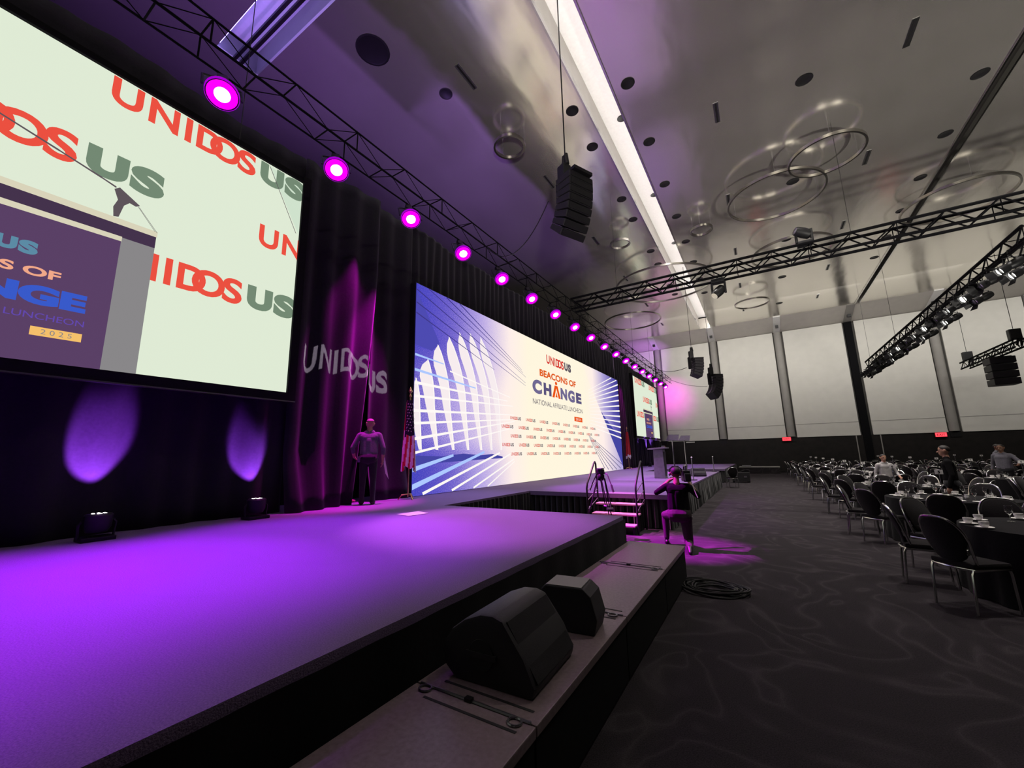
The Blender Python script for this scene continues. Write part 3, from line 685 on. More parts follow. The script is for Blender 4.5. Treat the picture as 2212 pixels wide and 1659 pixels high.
for k in range(15):
    y = 16.0 + k*1.25
    for s in (-1, 1):
        if s == 1 and k % 2: continue
        lit = k < 11 and (k*7+s) % 3 != 0
        profile('%s black spotlight from the near end%s on the right truss' % (ORD[k], ', aisle side,' if s < 0 else ', outer side,'), (RX+s*.22, y+(.6 if s > 0 else 0), RZ-.05), (-1., -.25-.1*(k % 3), -.55), lit); n += 1
t2 = truss('short black truss far right holding a hung speaker cluster', (13.62*K, 30.6, pz(7.45)), (13.62*K, 37.2, pz(7.45)), .4, .5, 'matte_black', None, 1.8)
t = thing('hung_speaker', 'black slatted speaker cluster hung under the short right truss', 'speaker', (13.7*K, 33.2, pz(7.4)))
for k in range(4): MB().box((-.5, -.45, -.42-.4*k), (.5, .45, -.06-.4*k)).obj('cabinet', 'speaker_paint', t, bevel=.03)
MB().box((-.5, -.06, -.08), (.5, .06, .02)).obj('bracket', 'black_metal', t)
for k, y in enumerate((30.9, 36.6)):
    c = thing('chain_hoist', 'black chain hoist above the %s end of the short right truss' % ('near', 'far')[k], 'hoist', (13.62*K, y, pz(7.45)+.44))
    MB().box((-.22, -.16, 0), (.22, .16, .55)).obj('motor', 'black_plastic', c, bevel=.04); MB().tube([(0, -.25, .0), (-.1, -.3, -.35), (.05, -.3, -.4), (.1, -.25, 0)], .05, 8).obj('chain_bag', 'black_cloth', c)
    wire('hoist_chain', 'chain from ceiling to the hoist at the short truss, %s end' % ('near', 'far')[k], (13.62*K, y, pz(8.5)), (13.62*K, y, CEIL-.02), .012)
wire('hanging_wire', 'steel wire holding the far end of the right truss', (RX, 33.9, RZ+.42), (RX, 33.9, CEIL), .007)
wire('hanging_wire', 'steel wire holding the middle of the right truss', (RX, 28.0, RZ+.42), (RX, 28.0, CEIL), .007)

# ------------------------------------------------------------------ hung line-array speakers
def line_array(label, loc, n, depth=.62, width=1.05, bh=.25, curve=5.2, rz=0., q=1.):
    t = thing('line_array_speaker', label, 'speaker', loc, rz, 'hung line-array speakers')
    # local: fires along +X, top at z=0; q scales the rigging
    B = lambda a, b: MB().box([v*q for v in a], [v*q for v in b])
    MB().box((-.45*q, -width/2+.08, -.10), (.42*q, width/2-.08, -.03)).obj('fly_frame', 'black_metal', t)
    B((-.62, -.16, -.06), (-.28, .16, .62)).obj('hoist_motor', 'black_plastic', t, bevel=.03)
    MB().tube([(-.45*q, 0, .6*q), (-.42*q, 0, .95*q), (-.33*q, 0, .97*q), (-.28*q, 0, .6*q)], .07*q, 8).obj('hoist_handle', 'black_plastic', t)
    B((-.74, -.15, -.95), (-.52, .15, .1)).obj('chain_bag', 'black_cloth', t, bevel=.04)
    p = Vector((0, 0, -.12)); ang = 0
    cab = MB()
    w2 = width/2
    cab.prism([(-depth/2, 0), (depth/2, 0), (depth/2, -bh), (-depth/2, -bh+.035)], 'y', -w2, w2)
    me = cab.mesh('cabinet', 'speaker_paint', bevel=.015)
    gm = MB().box((depth/2, -w2+.03, -bh+.015), (depth/2+.02, w2-.03, -.015)).mesh('grille', 'grille')
    rg = MB().box((-depth/2-.015, -.05, -bh+.02), (-depth/2+.0, .05, -.04)).mesh('rigging', 'steel')
    for k in range(n):
        o = link('cabinet', me, t); o.location = p; o.rotation_euler = (0, math.radians(ang), 0)
        link('grille', gm, o); link('rigging', rg, o)
        d = Vector((-math.sin(math.radians(ang)), 0, -math.cos(math.radians(ang))))
        p = p + d*(bh+.004); ang += curve*(.4+.14*k)
    M = Matrix.Rotation(rz, 3, 'Z') @ Vector((-.37*q, 0, .98*q))
    t['hook'] = tuple(Vector(loc)+M)
    return t
AX, AY = -3.27*K, 8.32*K
A1 = line_array('large near line-array speaker hanging from the bright slot', (AX+.07, AY, pz(8.42)), 8, .42, .66, .148, 7.0, math.radians(-25), .68)
wire('hoist_chain', 'chain from the bright slot down to the near line-array speaker', A1['hook'], (A1['hook'][0], A1['hook'][1], CEIL+SD), .016)
wire('speaker_cable', 'black cable sagging from the near line-array speaker toward the stage lights', (AX-.55, AY, pz(8.0)), (LX+.15, AY+1.3, LZ+.52), .012, sag=.7)
F1 = P(-3.12, 29.2, 8.0); A2 = line_array('distant line-array speaker left of the pair near the back wall', F1, 6, .48, .78, .165, 6.5, math.radians(25), .68)
wire('hoist_chain', 'chain holding the left distant line-array speaker', A2['hook'], (A2['hook'][0], A2['hook'][1], CEIL+SD), .012)
F2 = P(-2.62, 36.5, 8.0); A3 = line_array('distant curved line-array speaker right of the pair near the back wall', F2, 8, .55, .85, .2, 8., math.radians(40), .8)
wire('hoist_chain', 'chain holding the right distant line-array speaker', A3['hook'], (A3['hook'][0], A3['hook'][1], CEIL+SD), .012)
wire('speaker_cable', 'thin cable sagging from the left distant speaker to the stage truss', F1+Vector((-.6, 0, -.5)), (LX+.15, F1.y+1.2, LZ+.52), .016, sag=.35)
wire('speaker_cable', 'thin cable sagging from the right distant speaker to the stage truss', F2+Vector((-.6, 0, -.8)), (LX+.15, F2.y-1.4, LZ+.52), .012, sag=.3)

# ------------------------------------------------------------------ ceiling rings, downlights, slot vents
def ring(label, x, y, r, z=12.9, h=.10, sus=3):
    x, y, r = x*K, y*K, r*K; z = pz(z)
    t = thing('ring_chandelier', label, 'chandelier', (x, y, z), 0, 'ring chandeliers')
    m = MB(); n = 72; prof = [(-.03, -h/2), (.03, -h/2), (.03, h/2), (-.03, h/2)]
    vs = [((r+a)*math.cos(2*PI*k/n), (r+a)*math.sin(2*PI*k/n), b) for k in range(n) for a, b in prof]
    fs = [(k*4+i, k*4+(i+1) % 4, ((k+1) % n)*4+(i+1) % 4, ((k+1) % n)*4+i) for k in range(n) for i in range(4)]
    m.add(vs, fs).obj('ring', 'ring_metal', t, smooth=True)
    for k in range(sus):
        a = 2*PI*k/sus+.5; MB().tube([(r*math.cos(a), r*math.sin(a), 0), (r*math.cos(a), r*math.sin(a), CEIL-z)], .004, 5).obj('suspension_wire', 'steel', t)
ring('big ring chandelier left of the interlocked pair near the ceiling centre', 1.72, 20.1, 1.85)
ring('ring chandelier overlapping the big ring on its right', 3.35, 18.15, 1.2)
ring('small ring chandelier just right of the bright ceiling slot', -1.43, 21.24, .5)
ring('small ring chandelier just left of the bright ceiling slot', -5.34, 20.24, .5)
ring('widest ring chandelier passing under the bright ceiling slot', -4.5, 27.2, 3.1)
ring('wide ring chandelier in the purple shade near the back wall', -8.3, 33.6, 2.3)
ring('ring chandelier seen below the cross truss near the back wall', .55, 34.7, 1.15)
ring('ring chandelier partly hidden behind the cross truss', 2.65, 26.6, 1.95)
ring('ring chandelier cut by the right frame edge above the truss', 8.9, 25.2, 1.9)
ring('small ring chandelier in dark ceiling above the near line-array', -6.7, 11.1, .55)
dk = MB().lathe([(.19, -.001), (.19, -.012), (.17, -.014), (.16, -.006), (0, -.004)], 24, cap0=False, cap1=False).mesh('downlight', 'black_plastic', smooth=True)
def downlight(x, y, label, s=1., z=None):
    o = link('downlight', dk); o.location = (x*K, y*K, CEIL if z is None else z); o.scale = (s, s, 1)
    tag(o, label, 'downlight', 'black recessed ceiling downlights')
for j, (x, rowname) in enumerate(((-2.41, 'row right of the bright slot'), (-4.35, 'row left of the bright slot'), (2.47, 'row over the middle aisle'), (7.3, 'row beside the right dark slot'))):
    for i in range(8):
        y = 11.5 + 2.92*i + (0 if x != -4.35 else (0 if i % 2 == 0 else -.95))
        if x == 2.47: y = 14.48 + 5.84*i
        if y < 41: downlight(x, y, '%s black ceiling downlight in the %s' % (ORD[i], rowname), 1.1 if x == 2.47 else 1.)
for i in range(4): downlight(-3.27, 8.4+5.6*i, '%s black downlight inside the bright ceiling slot' % ORD[i], .8, CEIL+SD)
downlight(-8.45, 6.35, 'large dark round fixture on the purple ceiling above the lights', 2.2)
downlight(-7.6, 8.6, 'small dark downlight on the purple ceiling beyond the large one', 1.)
for x, y in ((2.47, 8.64), (2.47, 14.48), (2.47, 20.32), (2.47, 26.16), (2.47, 32.0), (7.3, 11.5), (7.3, 17.34), (7.3, 23.2), (7.3, 29.0), (-2.41, 17.3), (-2.41, 26.1)):
    lamp('house_lamp', 'SPOT', None, (x*K, y*K, CEIL-.03), (0, 0, -1), W_HOUSE*(.6 if x > 3 or y < 9 else 1), (1., .93, .88), spot_size=math.radians(85), spot_blend=1., shadow_soft_size=.1)
vt = MB().box((-.07, -.42, -.012), (.07, .42, .0)).mesh('slot_vent', 'steel')
vb = MB().box((-.028, -.40, -.016), (.028, .40, -.004)).mesh('vent_gap', 'ink')
for x, nm in ((-6.67, 'row over the stage edge'), (-.07, 'row over the aisle'), (4.98, 'row over the tables')):
    for i in range(6):
        y = 8.5+5.86*i
        t = thing('slot_vent', '%s narrow black ceiling vent in the %s' % (ORD[i], nm), 'vent', (x*K, y*K, CEIL), 0, 'narrow ceiling vents'); link('vent_frame', vt, t); link('vent_gap', vb, t)

# ------------------------------------------------------------------ front deck with folding-case joints and floor monitors
DX0, DX1, DZ = -1.77, -1.02, .45
dk_ = thing('low_deck', 'low dark deck of latched folding sections in front of the stage', 'platform', (0, 0, 0))
js = [-2.4, -1.0, .38, 1.82, 3.27, 4.71, 6.0]
for a, b in zip(js[:-1], js[1:]):
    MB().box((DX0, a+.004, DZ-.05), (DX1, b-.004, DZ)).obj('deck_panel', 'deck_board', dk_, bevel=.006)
    MB().box((DX0+.01, a+.01, .02), (DX1-.01, b-.01, DZ-.05)).obj('deck_side', 'deck_side', dk_)
for j in js[1:-1]:
    MB().tube([(DX0+.03, j, DZ+.004), (DX1-.03, j, DZ+.004)], .008, 6).obj('hinge_rod', 'steel', dk_)
    for s in (-1, 1): MB().box((DX0+.13, j+s*.085-.008, DZ-.001), (DX1-.06, j+s*.085+.008, DZ+.002)).obj('slot', 'ink', dk_)
    for x in (DX0+.09, DX1-.1):
        MB().tube([(x+.035*math.cos(a*PI/6), j-.03+.03*math.sin(a*PI/6), DZ+.006) for a in range(12)], .006, 6, closed=True).obj('latch_ring', 'steel', dk_)
    MB().box((DX0+.34, j-.014, DZ), (DX0+.38, j+.014, DZ+.018)).obj('latch', 'black_metal', dk_)
def wedge_monitor(label, loc, rz, s=1., cat_group='floor monitors'):
    # local: rounded side profile in YZ extruded along X
    t = thing('floor_monitor', label, 'speaker', loc, rz, cat_group)
    prof = [(-.28, .0), (-.355, .06), (-.385, .13), (-.37, .20), (-.31, .28), (-.21, .35), (-.09, .395), (.0, .40), (.07, .38), (.21, .20), (.28, .06), (.26, .0)]
    prof = [(a*s, b*s) for a, b in prof]; w = .31*s
    MB().prism(prof, 'x', -w, w).obj('cabinet', 'speaker_paint', t, bevel=.025*s, smooth=True, angle=30)
    for e in (-1, 1):
        h = MB().lathe([(.09*s, -.002), (.088*s, .003), (0, .003)], 18, cap0=False, cap1=False).obj('handle_cup', 'ink', t, smooth=True)
        h.location = (e*(w+.003), -.08*s, .17*s); h.rotation_euler = (0, e*PI/2, 0)
        MB().box((e*w-.006, -.19*s, .155*s), (e*w+.012, .03*s, .185*s)).obj('handle_bar', 'speaker_paint', t)
    MB().add([(-w+.03, .075*s, .365*s), (w-.03, .075*s, .365*s), (w-.03, .272*s, .07*s), (-w+.03, .272*s, .07*s), (-w+.03, .088*s, .372*s), (w-.03, .088*s, .372*s), (w-.03, .285*s, .078*s), (-w+.03, .285*s, .078*s)],
             [(0,3,2,1),(4,5,6,7),(0,1,5,4),(1,2,6,5),(2,3,7,6),(3,0,4,7)]).obj('grille', 'grille', t)
    return t
wedge_monitor('large rounded black floor monitor in front on the low deck', (-1.37, 2.24, DZ), math.radians(-88), .9)
t = thing('small_monitor', 'small black box monitor with pale lit top behind the rounded one', 'speaker', (-1.32, 2.93, DZ), math.radians(6), 'floor monitors')
MB().prism([(-.26, 0), (.22, 0), (.25, .12), (.20, .30), (.13, .36), (-.22, .36), (-.26, .32)], 'x', -.16, .16).obj('cabinet', 'speaker_paint', t, bevel=.012)
MB().box((-.15, -.21, .36), (.15, .12, .366)).obj('painted_lit_top', 'wall_grey', t)  # paler plate paints the light falling on the black top
t.rotation_euler = (0, 0, math.radians(-84)); t.scale = (.8, .8, .82); t.location = (-1.30, 2.93, DZ)
wedge_monitor('floor monitor on the far front corner of the stage', (-2.25, 17.6, STAGE), math.radians(200), .8)
# coil of cable on the carpet
cc = MB()
for k in range(9):
    rr = .17+.022*k+random.uniform(-.02, .02); ph = random.uniform(0, 6)
    cc.tube([((rr*1.15+.02*math.sin(3*a+ph))*math.cos(a)+random.uniform(-.005, .005), rr*.85*math.sin(a)+.02*math.cos(2*a+ph), .02+.012*(k % 4)+.01*math.sin(2*a+ph)) for a in [i*PI/14 for i in range(28)]], .011, 6, closed=True)
o = cc.obj('cable_coil', 'cable', smooth=True); o.location = (-.70, 5.78, 0); tag(o, 'black cable coil lying on the carpet beside the low deck', 'cable')
# paper on stage
pts = [(866, 1112), (895, 1104), (915, 1109), (897, 1117)]
o = MB().prism([(-.2, -.19), (.14, -.25), (.22, .13), (-.13, .24)], 'z', 0, .004).obj('paper_sheet', 'paper'); o.location = (-5.12, 5.10, STAGE+.004); tag(o, 'pink-lit sheet of paper lying on the stage carpet', 'paper')

# ------------------------------------------------------------------ stage steps with handrails
st = thing('stage_steps', 'three-tread steps with two tube handrails up to the stage', 'steps', (-2.95, 9.6, 0))
for k, (z, y) in enumerate(((.56, -.14), (.375, -.42), (.19, -.70))):
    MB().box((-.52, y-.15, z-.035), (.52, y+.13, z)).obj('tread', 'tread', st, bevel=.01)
for x in (-.48, .48):
    for k, (z, y) in enumerate(((.56, -.14), (.375, -.42), (.19, -.70))):
        MB().box((x-.02, y-.12, 0), (x+.02, y+.10, z-.035)).obj('stringer', 'black_metal', st)
    e = 1 if x > 0 else -1
    MB().tube([(x+e*.07, -.72, .0), (x+e*.07, -.72, .92), (x+e*.07, -.68, 1.02), (x+e*.07, -.18, 1.47), (x+e*.07, -.12, 1.50), (x+e*.07, -.06, 1.45), (x+e*.07, -.02, .6), (x+e*.07, -.02, .0)], .021, 10).obj('handrail', 'black_metal', st, smooth=True)
    for z in (.55, .75, .95): MB().tube([(x+e*.07, -.72, z-.1), (x+e*.07, -.03, z+.1)], .009, 6).obj('rail_bar', 'steel', st)
# ------------------------------------------------------------------ camera tripod
tr = thing('camera_tripod', 'video tripod with fluid head standing in front of the steps', 'tripod', (-2.93, 8.25, 0))
for k in range(3):
    a = math.radians(205+120*k); d = Vector((math.cos(a), math.sin(a), 0)); s_ = Vector((-d.y, d.x, 0))
    top = Vector((0, 0, 1.18)) + d*.07; foot = d*.42 + Vector((0, 0, .02))
    lg = MB()
    for e in (-1, 1): lg.tube([top+s_*e*.045, top.lerp(foot, .55)+s_*e*.045], .012, 6)
    lg.tube([top.lerp(foot, .45), foot], .012, 6)
    L_ = lg.obj('leg', 'black_metal', tr)
    MB().tube([top.lerp(foot, .5)-s_*.07, top.lerp(foot, .5)+s_*.07], .025, 6).obj('leg_lock', 'steel', L_)
    MB().tube([foot+Vector((0, 0, -.018)), foot+Vector((0, 0, .04))], .022, 6).obj('foot', 'black_plastic', L_)
MB().lathe([(.05, 1.14), (.075, 1.18), (.075, 1.24), (.06, 1.27)], 14).obj('bowl', 'black_metal', tr, smooth=True)
MB().box((-.07, -.06, 1.26), (.07, .06, 1.37)).obj('fluid_head', 'black_metal', tr, bevel=.02)
MB().box((-.045, -.10, 1.37), (.045, .10, 1.39)).obj('quick_plate', 'steel', tr)
MB().tube([(.07, 0, 1.30), (.16, -.05, 1.26), (.28, -.16, 1.02)], .011, 6).obj('pan_handle', 'black_metal', tr)
MB().tube([(.26, -.14, 1.06), (.31, -.19, .93)], .02, 8).obj('handle_grip', 'black_plastic', tr)
MB().tube([(-.07, 0, 1.30), (-.20, .03, 1.08), (-.26, .03, .93)], .011, 6).obj('pan_handle', 'black_metal', tr)
# ------------------------------------------------------------------ lectern, prompters, posts, flags
lc = thing('lectern', 'grey lectern with gooseneck microphone on the far stage', 'lectern', (-3.36, 16.1, STAGE))
MB().prism([(-.20, 0), (.20, 0), (.17, 1.06), (-.17, 1.06)], 'y', -.2, .2).obj('column', 'lectern_grey', lc, bevel=.01)
MB().box((.175, -.17, .08), (.20, .17, .98)).obj('side_panel', 'black_plastic', lc)
MB().prism([(-.34, 1.06), (.30, 1.10), (.30, 1.15), (-.34, 1.11)], 'y', -.36, .36).obj('reading_top', 'lectern_grey', lc, bevel=.008)
MB().tube([(.1, .1, 1.13), (.08, .08, 1.32), (-.02, .04, 1.42)], .008, 6).obj('microphone', 'black_metal', lc)
MB().box((.12, -.1, 1.14), (.24, .06, 1.20)).obj('reading_lamp', 'chrome', lc)
mat('prompter_glass', (.55, .5, .65), .05, 0, .8, trans=.9)
for k, (x, y, h) in enumerate(((-2.9, 16.4, 1.42), (-2.9, 19.2, 1.48))):
    t = thing('teleprompter', 'glass teleprompter on a thin pole, %s of the two' % ('nearer', 'farther')[k], 'teleprompter', (x, y, STAGE), 0, 'teleprompters')
    MB().lathe([(.2, 0), (.2, .03), (.03, .05)], 16).obj('base', 'black_metal', t); MB().tube([(0, 0, .04), (0, 0, h)], .022, 8).obj('pole', 'steel', t)
    gp = MB().prism([(-.24, -.02), (.24, -.02), (.20, .30), (-.20, .30)], 'y', -.004, .004).obj('glass_plate', 'prompter_glass', t)
    gp.location = (0, -.05, h-.02); gp.rotation_euler = (math.radians(48), 0, math.radians(30))
    MB().tube([(-.24, 0, 0), (.24, 0, 0)], .01, 6).obj('holder', 'steel', gp)
for k, (x, y, h) in enumerate(((-2.1, 15.1, .73), (-2.1, 21.9, .68))):
    t = thing('thin_post', 'thin dark post with a bright tip on the stage edge, %s one' % ('nearer', 'farther')[k], 'post', (x, y, STAGE), 0, 'thin posts')
    MB().tube([(0, 0, 0), (0, 0, h)], .016, 8).obj('pole', 'steel', t); MB().lathe([(0, h), (.035, h+.03), (0, h+.06)], 10, cap0=False, cap1=False).obj('tip', 'porcelain', t); MB().lathe([(.12, 0), (.12, .02)], 14).obj('base', 'black_metal', t)
def flag(label, loc, stars, rz):
    t = thing('flag', label, 'flag', loc, rz, 'stage flags')
    MB().tube([(0, 0, .06), (0, 0, 2.35)], .016, 10).obj('pole', 'brass', t, smooth=True)
    MB().lathe([(0, 2.33), (.035, 2.38), (.012, 2.44), (.05, 2.50), (0, 2.62)], 10, cap0=False, cap1=False).obj('finial', 'brass', t, smooth=True)
    for k in range(3):
        a = k*2*PI/3+.4; MB().tube([(0, 0, .12), (.14*math.cos(a), .14*math.sin(a), .10), (.22*math.cos(a), .22*math.sin(a), .0)], .016, 6).obj('foot', 'brass', t)
    cl = MB(); N, M = 40, 30
    def fn(u, v):
        z = 2.28 - v*1.55; w_ = .05 + .075*v**.8
        a = -1.9+u*3.8
        r_ = w_*(1+.28*math.sin(u*19+v*1.2))
        return (.02+r_*math.cos(a)*.75, r_*math.sin(a)*1.15, z - .22*v*abs(u-.45)**1.2 - .04*math.sin(u*15)*v)
    cl.grid(fn, N, M)
    for j in range(M):
        for i in range(N):
            q = j*N+i; u, v = i/N, j/M
            if stars: cl.m[q] = 1 if v < .52 and u > .12 + .5*v*0 else (0 if int(u*11+v*2.2) % 2 else 2)
            else: cl.m[q] = 0 if v < .88 else 2
    f = cl.obj('cloth', ['flag_red', 'flag_blue', 'flag_white'], t, smooth=True, angle=80)
    if stars:
        sm = MB()
        for j in range(10):
            for i in range(5):
                u = .22+.15*i+(.07 if j % 2 else 0); v = .06+.045*j
                p = Vector(fn(min(u, .98), v)); r_ = Vector((p.x-.02, p.y, 0)).normalized()
                c = p + r_*.012; sx_ = Vector((-r_.y, r_.x, 0))
                ring_ = []
                for k in range(10):
                    a = k*PI/5+PI/2; rr = .020 if k % 2 == 0 else .009; ring_.append(c + sx_*rr*math.cos(a) + Vector((0, 0, rr*math.sin(a))))
                sm.add(ring_, [tuple(range(10))])
        sm.obj('stars', 'flag_white', f)
    return t
flag('star-spangled flag on a gold pole left of the video wall', (-7.02, 6.80, STAGE), True, math.radians(-40))
flag('red flag on a pole right of the video wall', (-7.1, 25.2, STAGE), False, math.radians(-40))

# ------------------------------------------------------------------ far floor pieces
t = thing('equipment_case', 'black equipment case on the carpet in the far aisle', 'case', (-1.17, 26.0, 0))
MB().box((-.42, -.35, .06), (.42, .35, .56)).obj('case_body', 'black_plastic', t, bevel=.03)
for x in (-.36, .36):
    for y in (-.28, .28): MB().lathe([(.05, 0), (.05, .06)], 10, o=(x, y, 0)).obj('caster', 'black_metal', t)
for x in (-.22, .22): MB().box((x-.07, -.37, .28), (x+.07, -.35, .36)).obj('handle', 'steel', t)
MB().prism([(-.15, .56), (.4, .56), (.44, .66), (.3, .70)], 'y', -.2, .3).obj('lid', 'black_cloth', t)
t = thing('low_platform', 'low grey carpeted platform against the back wall', 'platform', (.2, 37.2, 0))
MB().box((-1.9, -.9, 0), (.75, .9, .46)).obj('platform_body', 'hall_carpet', t); MB().box((-1.92, -.92, .46), (.77, .92, .5)).obj('platform_top', 'wall_grey', t)
o = MB().box((-.3, -.2, 0), (.3, .2, .12)).obj('storage_tray', 'lectern_grey', bevel=.02); o.location = (-1.2, 36.8, .5); tag(o, 'pale tray on the low platform at the back', 'tray')
for k, (x, z) in enumerate(((1.964, 2.72), (11.91, 2.66))):
    emit('exit_red_%d' % k, (1., .05, .07), 2.2)
    t = thing('exit_sign', ('red exit sign on the back wall, left one', 'red exit sign on the back wall, right one')[k], 'sign', (x*K, YB-.1, pz(z)), 0, 'exit signs')
    MB().box((-.30, -.02, -.16), (.30, .06, .16)).obj('housing', 'exit_dark', t, bevel=.02)
    MB().box((-.27, -.045, -.13), (.27, -.02, .13)).obj('light_panel', 'exit_red_%d' % k, t)
    tx = MB(); put(tx, 'EXIT', -.2, .2, -.07, .07, 0, .02); tx.v = [(b, -.05, c) for a, b, c in tx.v]; tx.obj('lettering', 'exit_dark', t)
o = MB().box((-.35, -.03, -.04), (.35, .03, .04)).obj('wall_light', 'panel_white', bevel=.01); o.location = (-5.3, YB-.06, pz(2.7)); tag(o, 'small pale wall light under the white panels', 'wall light')

# ------------------------------------------------------------------ people
def person(name, label, prims, mats, loc, rz, voxel=.009, group=None, smooth=2):
    # prims: (p0, p1, r0, r1, material index[, squash]) -> one continuous remeshed body
    mb = MB()
    segs = []
    for pr in prims:
        p0, p1, r0, r1, mi = pr[:5]; p0, p1 = Vector(p0), Vector(p1)
        d = p1-p0; L = d.length; ax = d/L if L > 1e-6 else Vector((0, 0, 1))
        a = ax.orthogonal().normalized(); b = ax.cross(a); n = 12; rings = []
        for t_, rr in [(-r0*math.cos(q), r0*math.sin(q)) for q in (.35, .8, 1.2)]: rings.append((p0+ax*t_, max(rr, .0005)))
        rings += [(p0, r0)]
        if L > 1e-6: rings += [(p0.lerp(p1, .5), (r0+r1)/2), (p1, r1)]
        for t_, rr in [(r1*math.cos(q), r1*math.sin(q)) for q in (1.2, .8, .35)]: rings.append((p1+ax*t_, max(rr, .0005)))
        vs = [c + (a*math.cos(2*PI*k/n)+b*math.sin(2*PI*k/n))*r for c, r in rings for k in range(n)]
        fs = [(i*n+k, i*n+(k+1) % n, (i+1)*n+(k+1) % n, (i+1)*n+k) for i in range(len(rings)-1) for k in range(n)]
        fs += [tuple(range(n))[::-1], tuple((len(rings)-1)*n+k for k in range(n))]
        mb.add(vs, fs); segs.append((np.array(p0), np.array(p1), r0, r1, mi))
    me = bpy.data.meshes.new('tmp'); me.from_pydata(mb.v, [], mb.f)
    bm = bmesh.new(); bm.from_mesh(me); bmesh.ops.recalc_face_normals(bm, faces=bm.faces); bm.to_mesh(me); bm.free()
    ob = bpy.data.objects.new('tmp', me); C.objects.link(ob)
    rm = ob.modifiers.new('r', 'REMESH'); rm.mode = 'VOXEL'; rm.voxel_size = voxel
    if smooth: sm_ = ob.modifiers.new('s', 'SMOOTH'); sm_.iterations = smooth; sm_.factor = .5
    dg = bpy.context.evaluated_depsgraph_get(); dg.update()
    body = bpy.data.meshes.new_from_object(ob.evaluated_get(dg)); bpy.data.objects.remove(ob)
    body.materials.clear()
    for m in mats: body.materials.append(MATS[m])
    n = len(body.polygons); cen = np.empty(n*3); body.polygons.foreach_get('center', cen); cen = cen.reshape(-1, 3)
    best = np.full(n, 1e9); idx = np.zeros(n, int)
    for p0, p1, r0, r1, mi in segs:
        d = p1-p0; t_ = np.clip(((cen-p0)@d)/max(d@d, 1e-9), 0, 1); q = np.linalg.norm(cen-(p0+t_[:, None]*d), axis=1)-(r0+(r1-r0)*t_)
        k = q < best; best[k] = q[k]; idx[k] = mi
    body.polygons.foreach_set('material_index', idx.astype('i')); body.polygons.foreach_set('use_smooth', np.ones(n, bool))
    root = thing(name, label, 'person', loc, rz, group)
    link('body', body, root)
    return root
def hand(w, d, side, mi, curl=.5):
    # palm plus five bent fingers; w wrist, d direction of the hand, side = +1/-1 thumb side along local x
    w = Vector(w); d = Vector(d).normalized(); s = Vector((0, 1, 0)).cross(d)
    s = (Vector((0, 1, 0)) - d*d.y).normalized(); nrm = d.cross(s)
    out = [(w, w+d*.03, .024, .026, mi), (w+d*.03+s*.018, w+d*.085+s*.028, .020, .016, mi), (w+d*.03-s*.018, w+d*.08-s*.028, .020, .016, mi), (w+d*.03, w+d*.085, .02, .018, mi)]
    for k, (o, ln) in enumerate(((.030, .072), (.011, .080), (-.010, .075), (-.030, .060))):
        a = w+d*.088+s*o; b = a+d*ln*.45+nrm*side*ln*.15*curl; c = b+d*ln*.4*(1-.4*curl)+nrm*side*ln*.5*curl
        out += [(a, b, .0092, .0085, mi), (b, c, .0085, .0072, mi)]
    a = w+d*.035+s*.024; b = a+s*.028+d*.022+nrm*side*.012; c = b+d*.030+nrm*side*.014
    return out + [(a, b, .0115, .0105, mi), (b, c, .0105, .0085, mi)]
def head(c, mi, yaw=0, f=1.):
    c = Vector(c); R = Matrix.Rotation(yaw, 3, 'Z'); v = lambda x, y, z: c + R @ Vector((x, y, z))*f
    return [(v(0, -.018, .025), v(0, .012, .035), .078, .078, mi), (v(-.012, .0, .0), v(.012, .0, .0), .075, .075, mi), (v(0, .03, -.055), v(0, .045, -.075), .052, .040, mi),
            (v(0, .088, -.005), v(0, .108, -.03), .011, .016, mi), (v(-.022, .078, -.062), v(.022, .078, -.062), .012, .012, mi),
            (v(-.082, -.005, -.02), v(-.085, -.012, .012), .014, .018, mi), (v(.082, -.005, -.02), v(.085, -.012, .012), .014, .018, mi),
            (v(-.034, .077, .018), v(-.028, .079, .018), .012, .012, mi), (v(.028, .079, .018), v(.034, .077, .018), .012, .012, mi)]
def eyes(root, c, yaw=0, f=1.):
    e = MB()
    for s in (-1, 1):
        p = Vector(c) + (Matrix.Rotation(yaw, 3, 'Z') @ Vector((s*.031, .086, .018)))*f
        e.lathe([(0, -.008), (.007, -.004), (.008, 0), (.007, .004), (0, .008)], 8, o=p, cap0=False, cap1=False)
    return e.obj('eyes', 'hair_dark', root)
def hair_cap(root, c, m, yaw=0, low=-.02, f=1., th=.012):
    c = Vector(c); R = Matrix.Rotation(yaw, 3, 'Z'); h = MB()
    def fn(u, v):
        a = 2*PI*u; lim = low + (.065-low)*max(0, math.sin(a))**.6  # higher hairline at the face
        t_ = v*math.acos(max(-1, min(1, lim/.105))); r = .080+th*.5
        return c + (R @ Vector((math.sin(t_)*math.cos(a)*r, -.004+math.sin(t_)*math.sin(a)*(r+.012), .032+math.cos(t_)*r)))*f
    h.grid(fn, 24, 8)
    o = h.obj('hair', m, root, smooth=True); o.modifiers.new('t', 'SOLIDIFY').thickness = .005
    return o
def torso(zs, zp, sw, mi, belly=.0, y=0.):
    # shoulder height, pelvis height, shoulder half width
    return [((-sw+.03, y, zs-.03), (sw-.03, y, zs-.03), .062, .062, mi), ((-.085, y, zs-.10), (.085, y, zs-.10), .105, .105, mi),
            ((-.075, y, zs-.16), (-.065, y, zp+.08), .105, .105+belly, mi), ((.075, y, zs-.16), (.065, y, zp+.08), .105, .105+belly, mi), ((0, y-.01, zs-.15), (0, y, zp+.05), .11, .11+belly, mi),
            ((-.11, y-.01, zs-.07), (.11, y-.01, zs-.07), .085, .085, mi)]
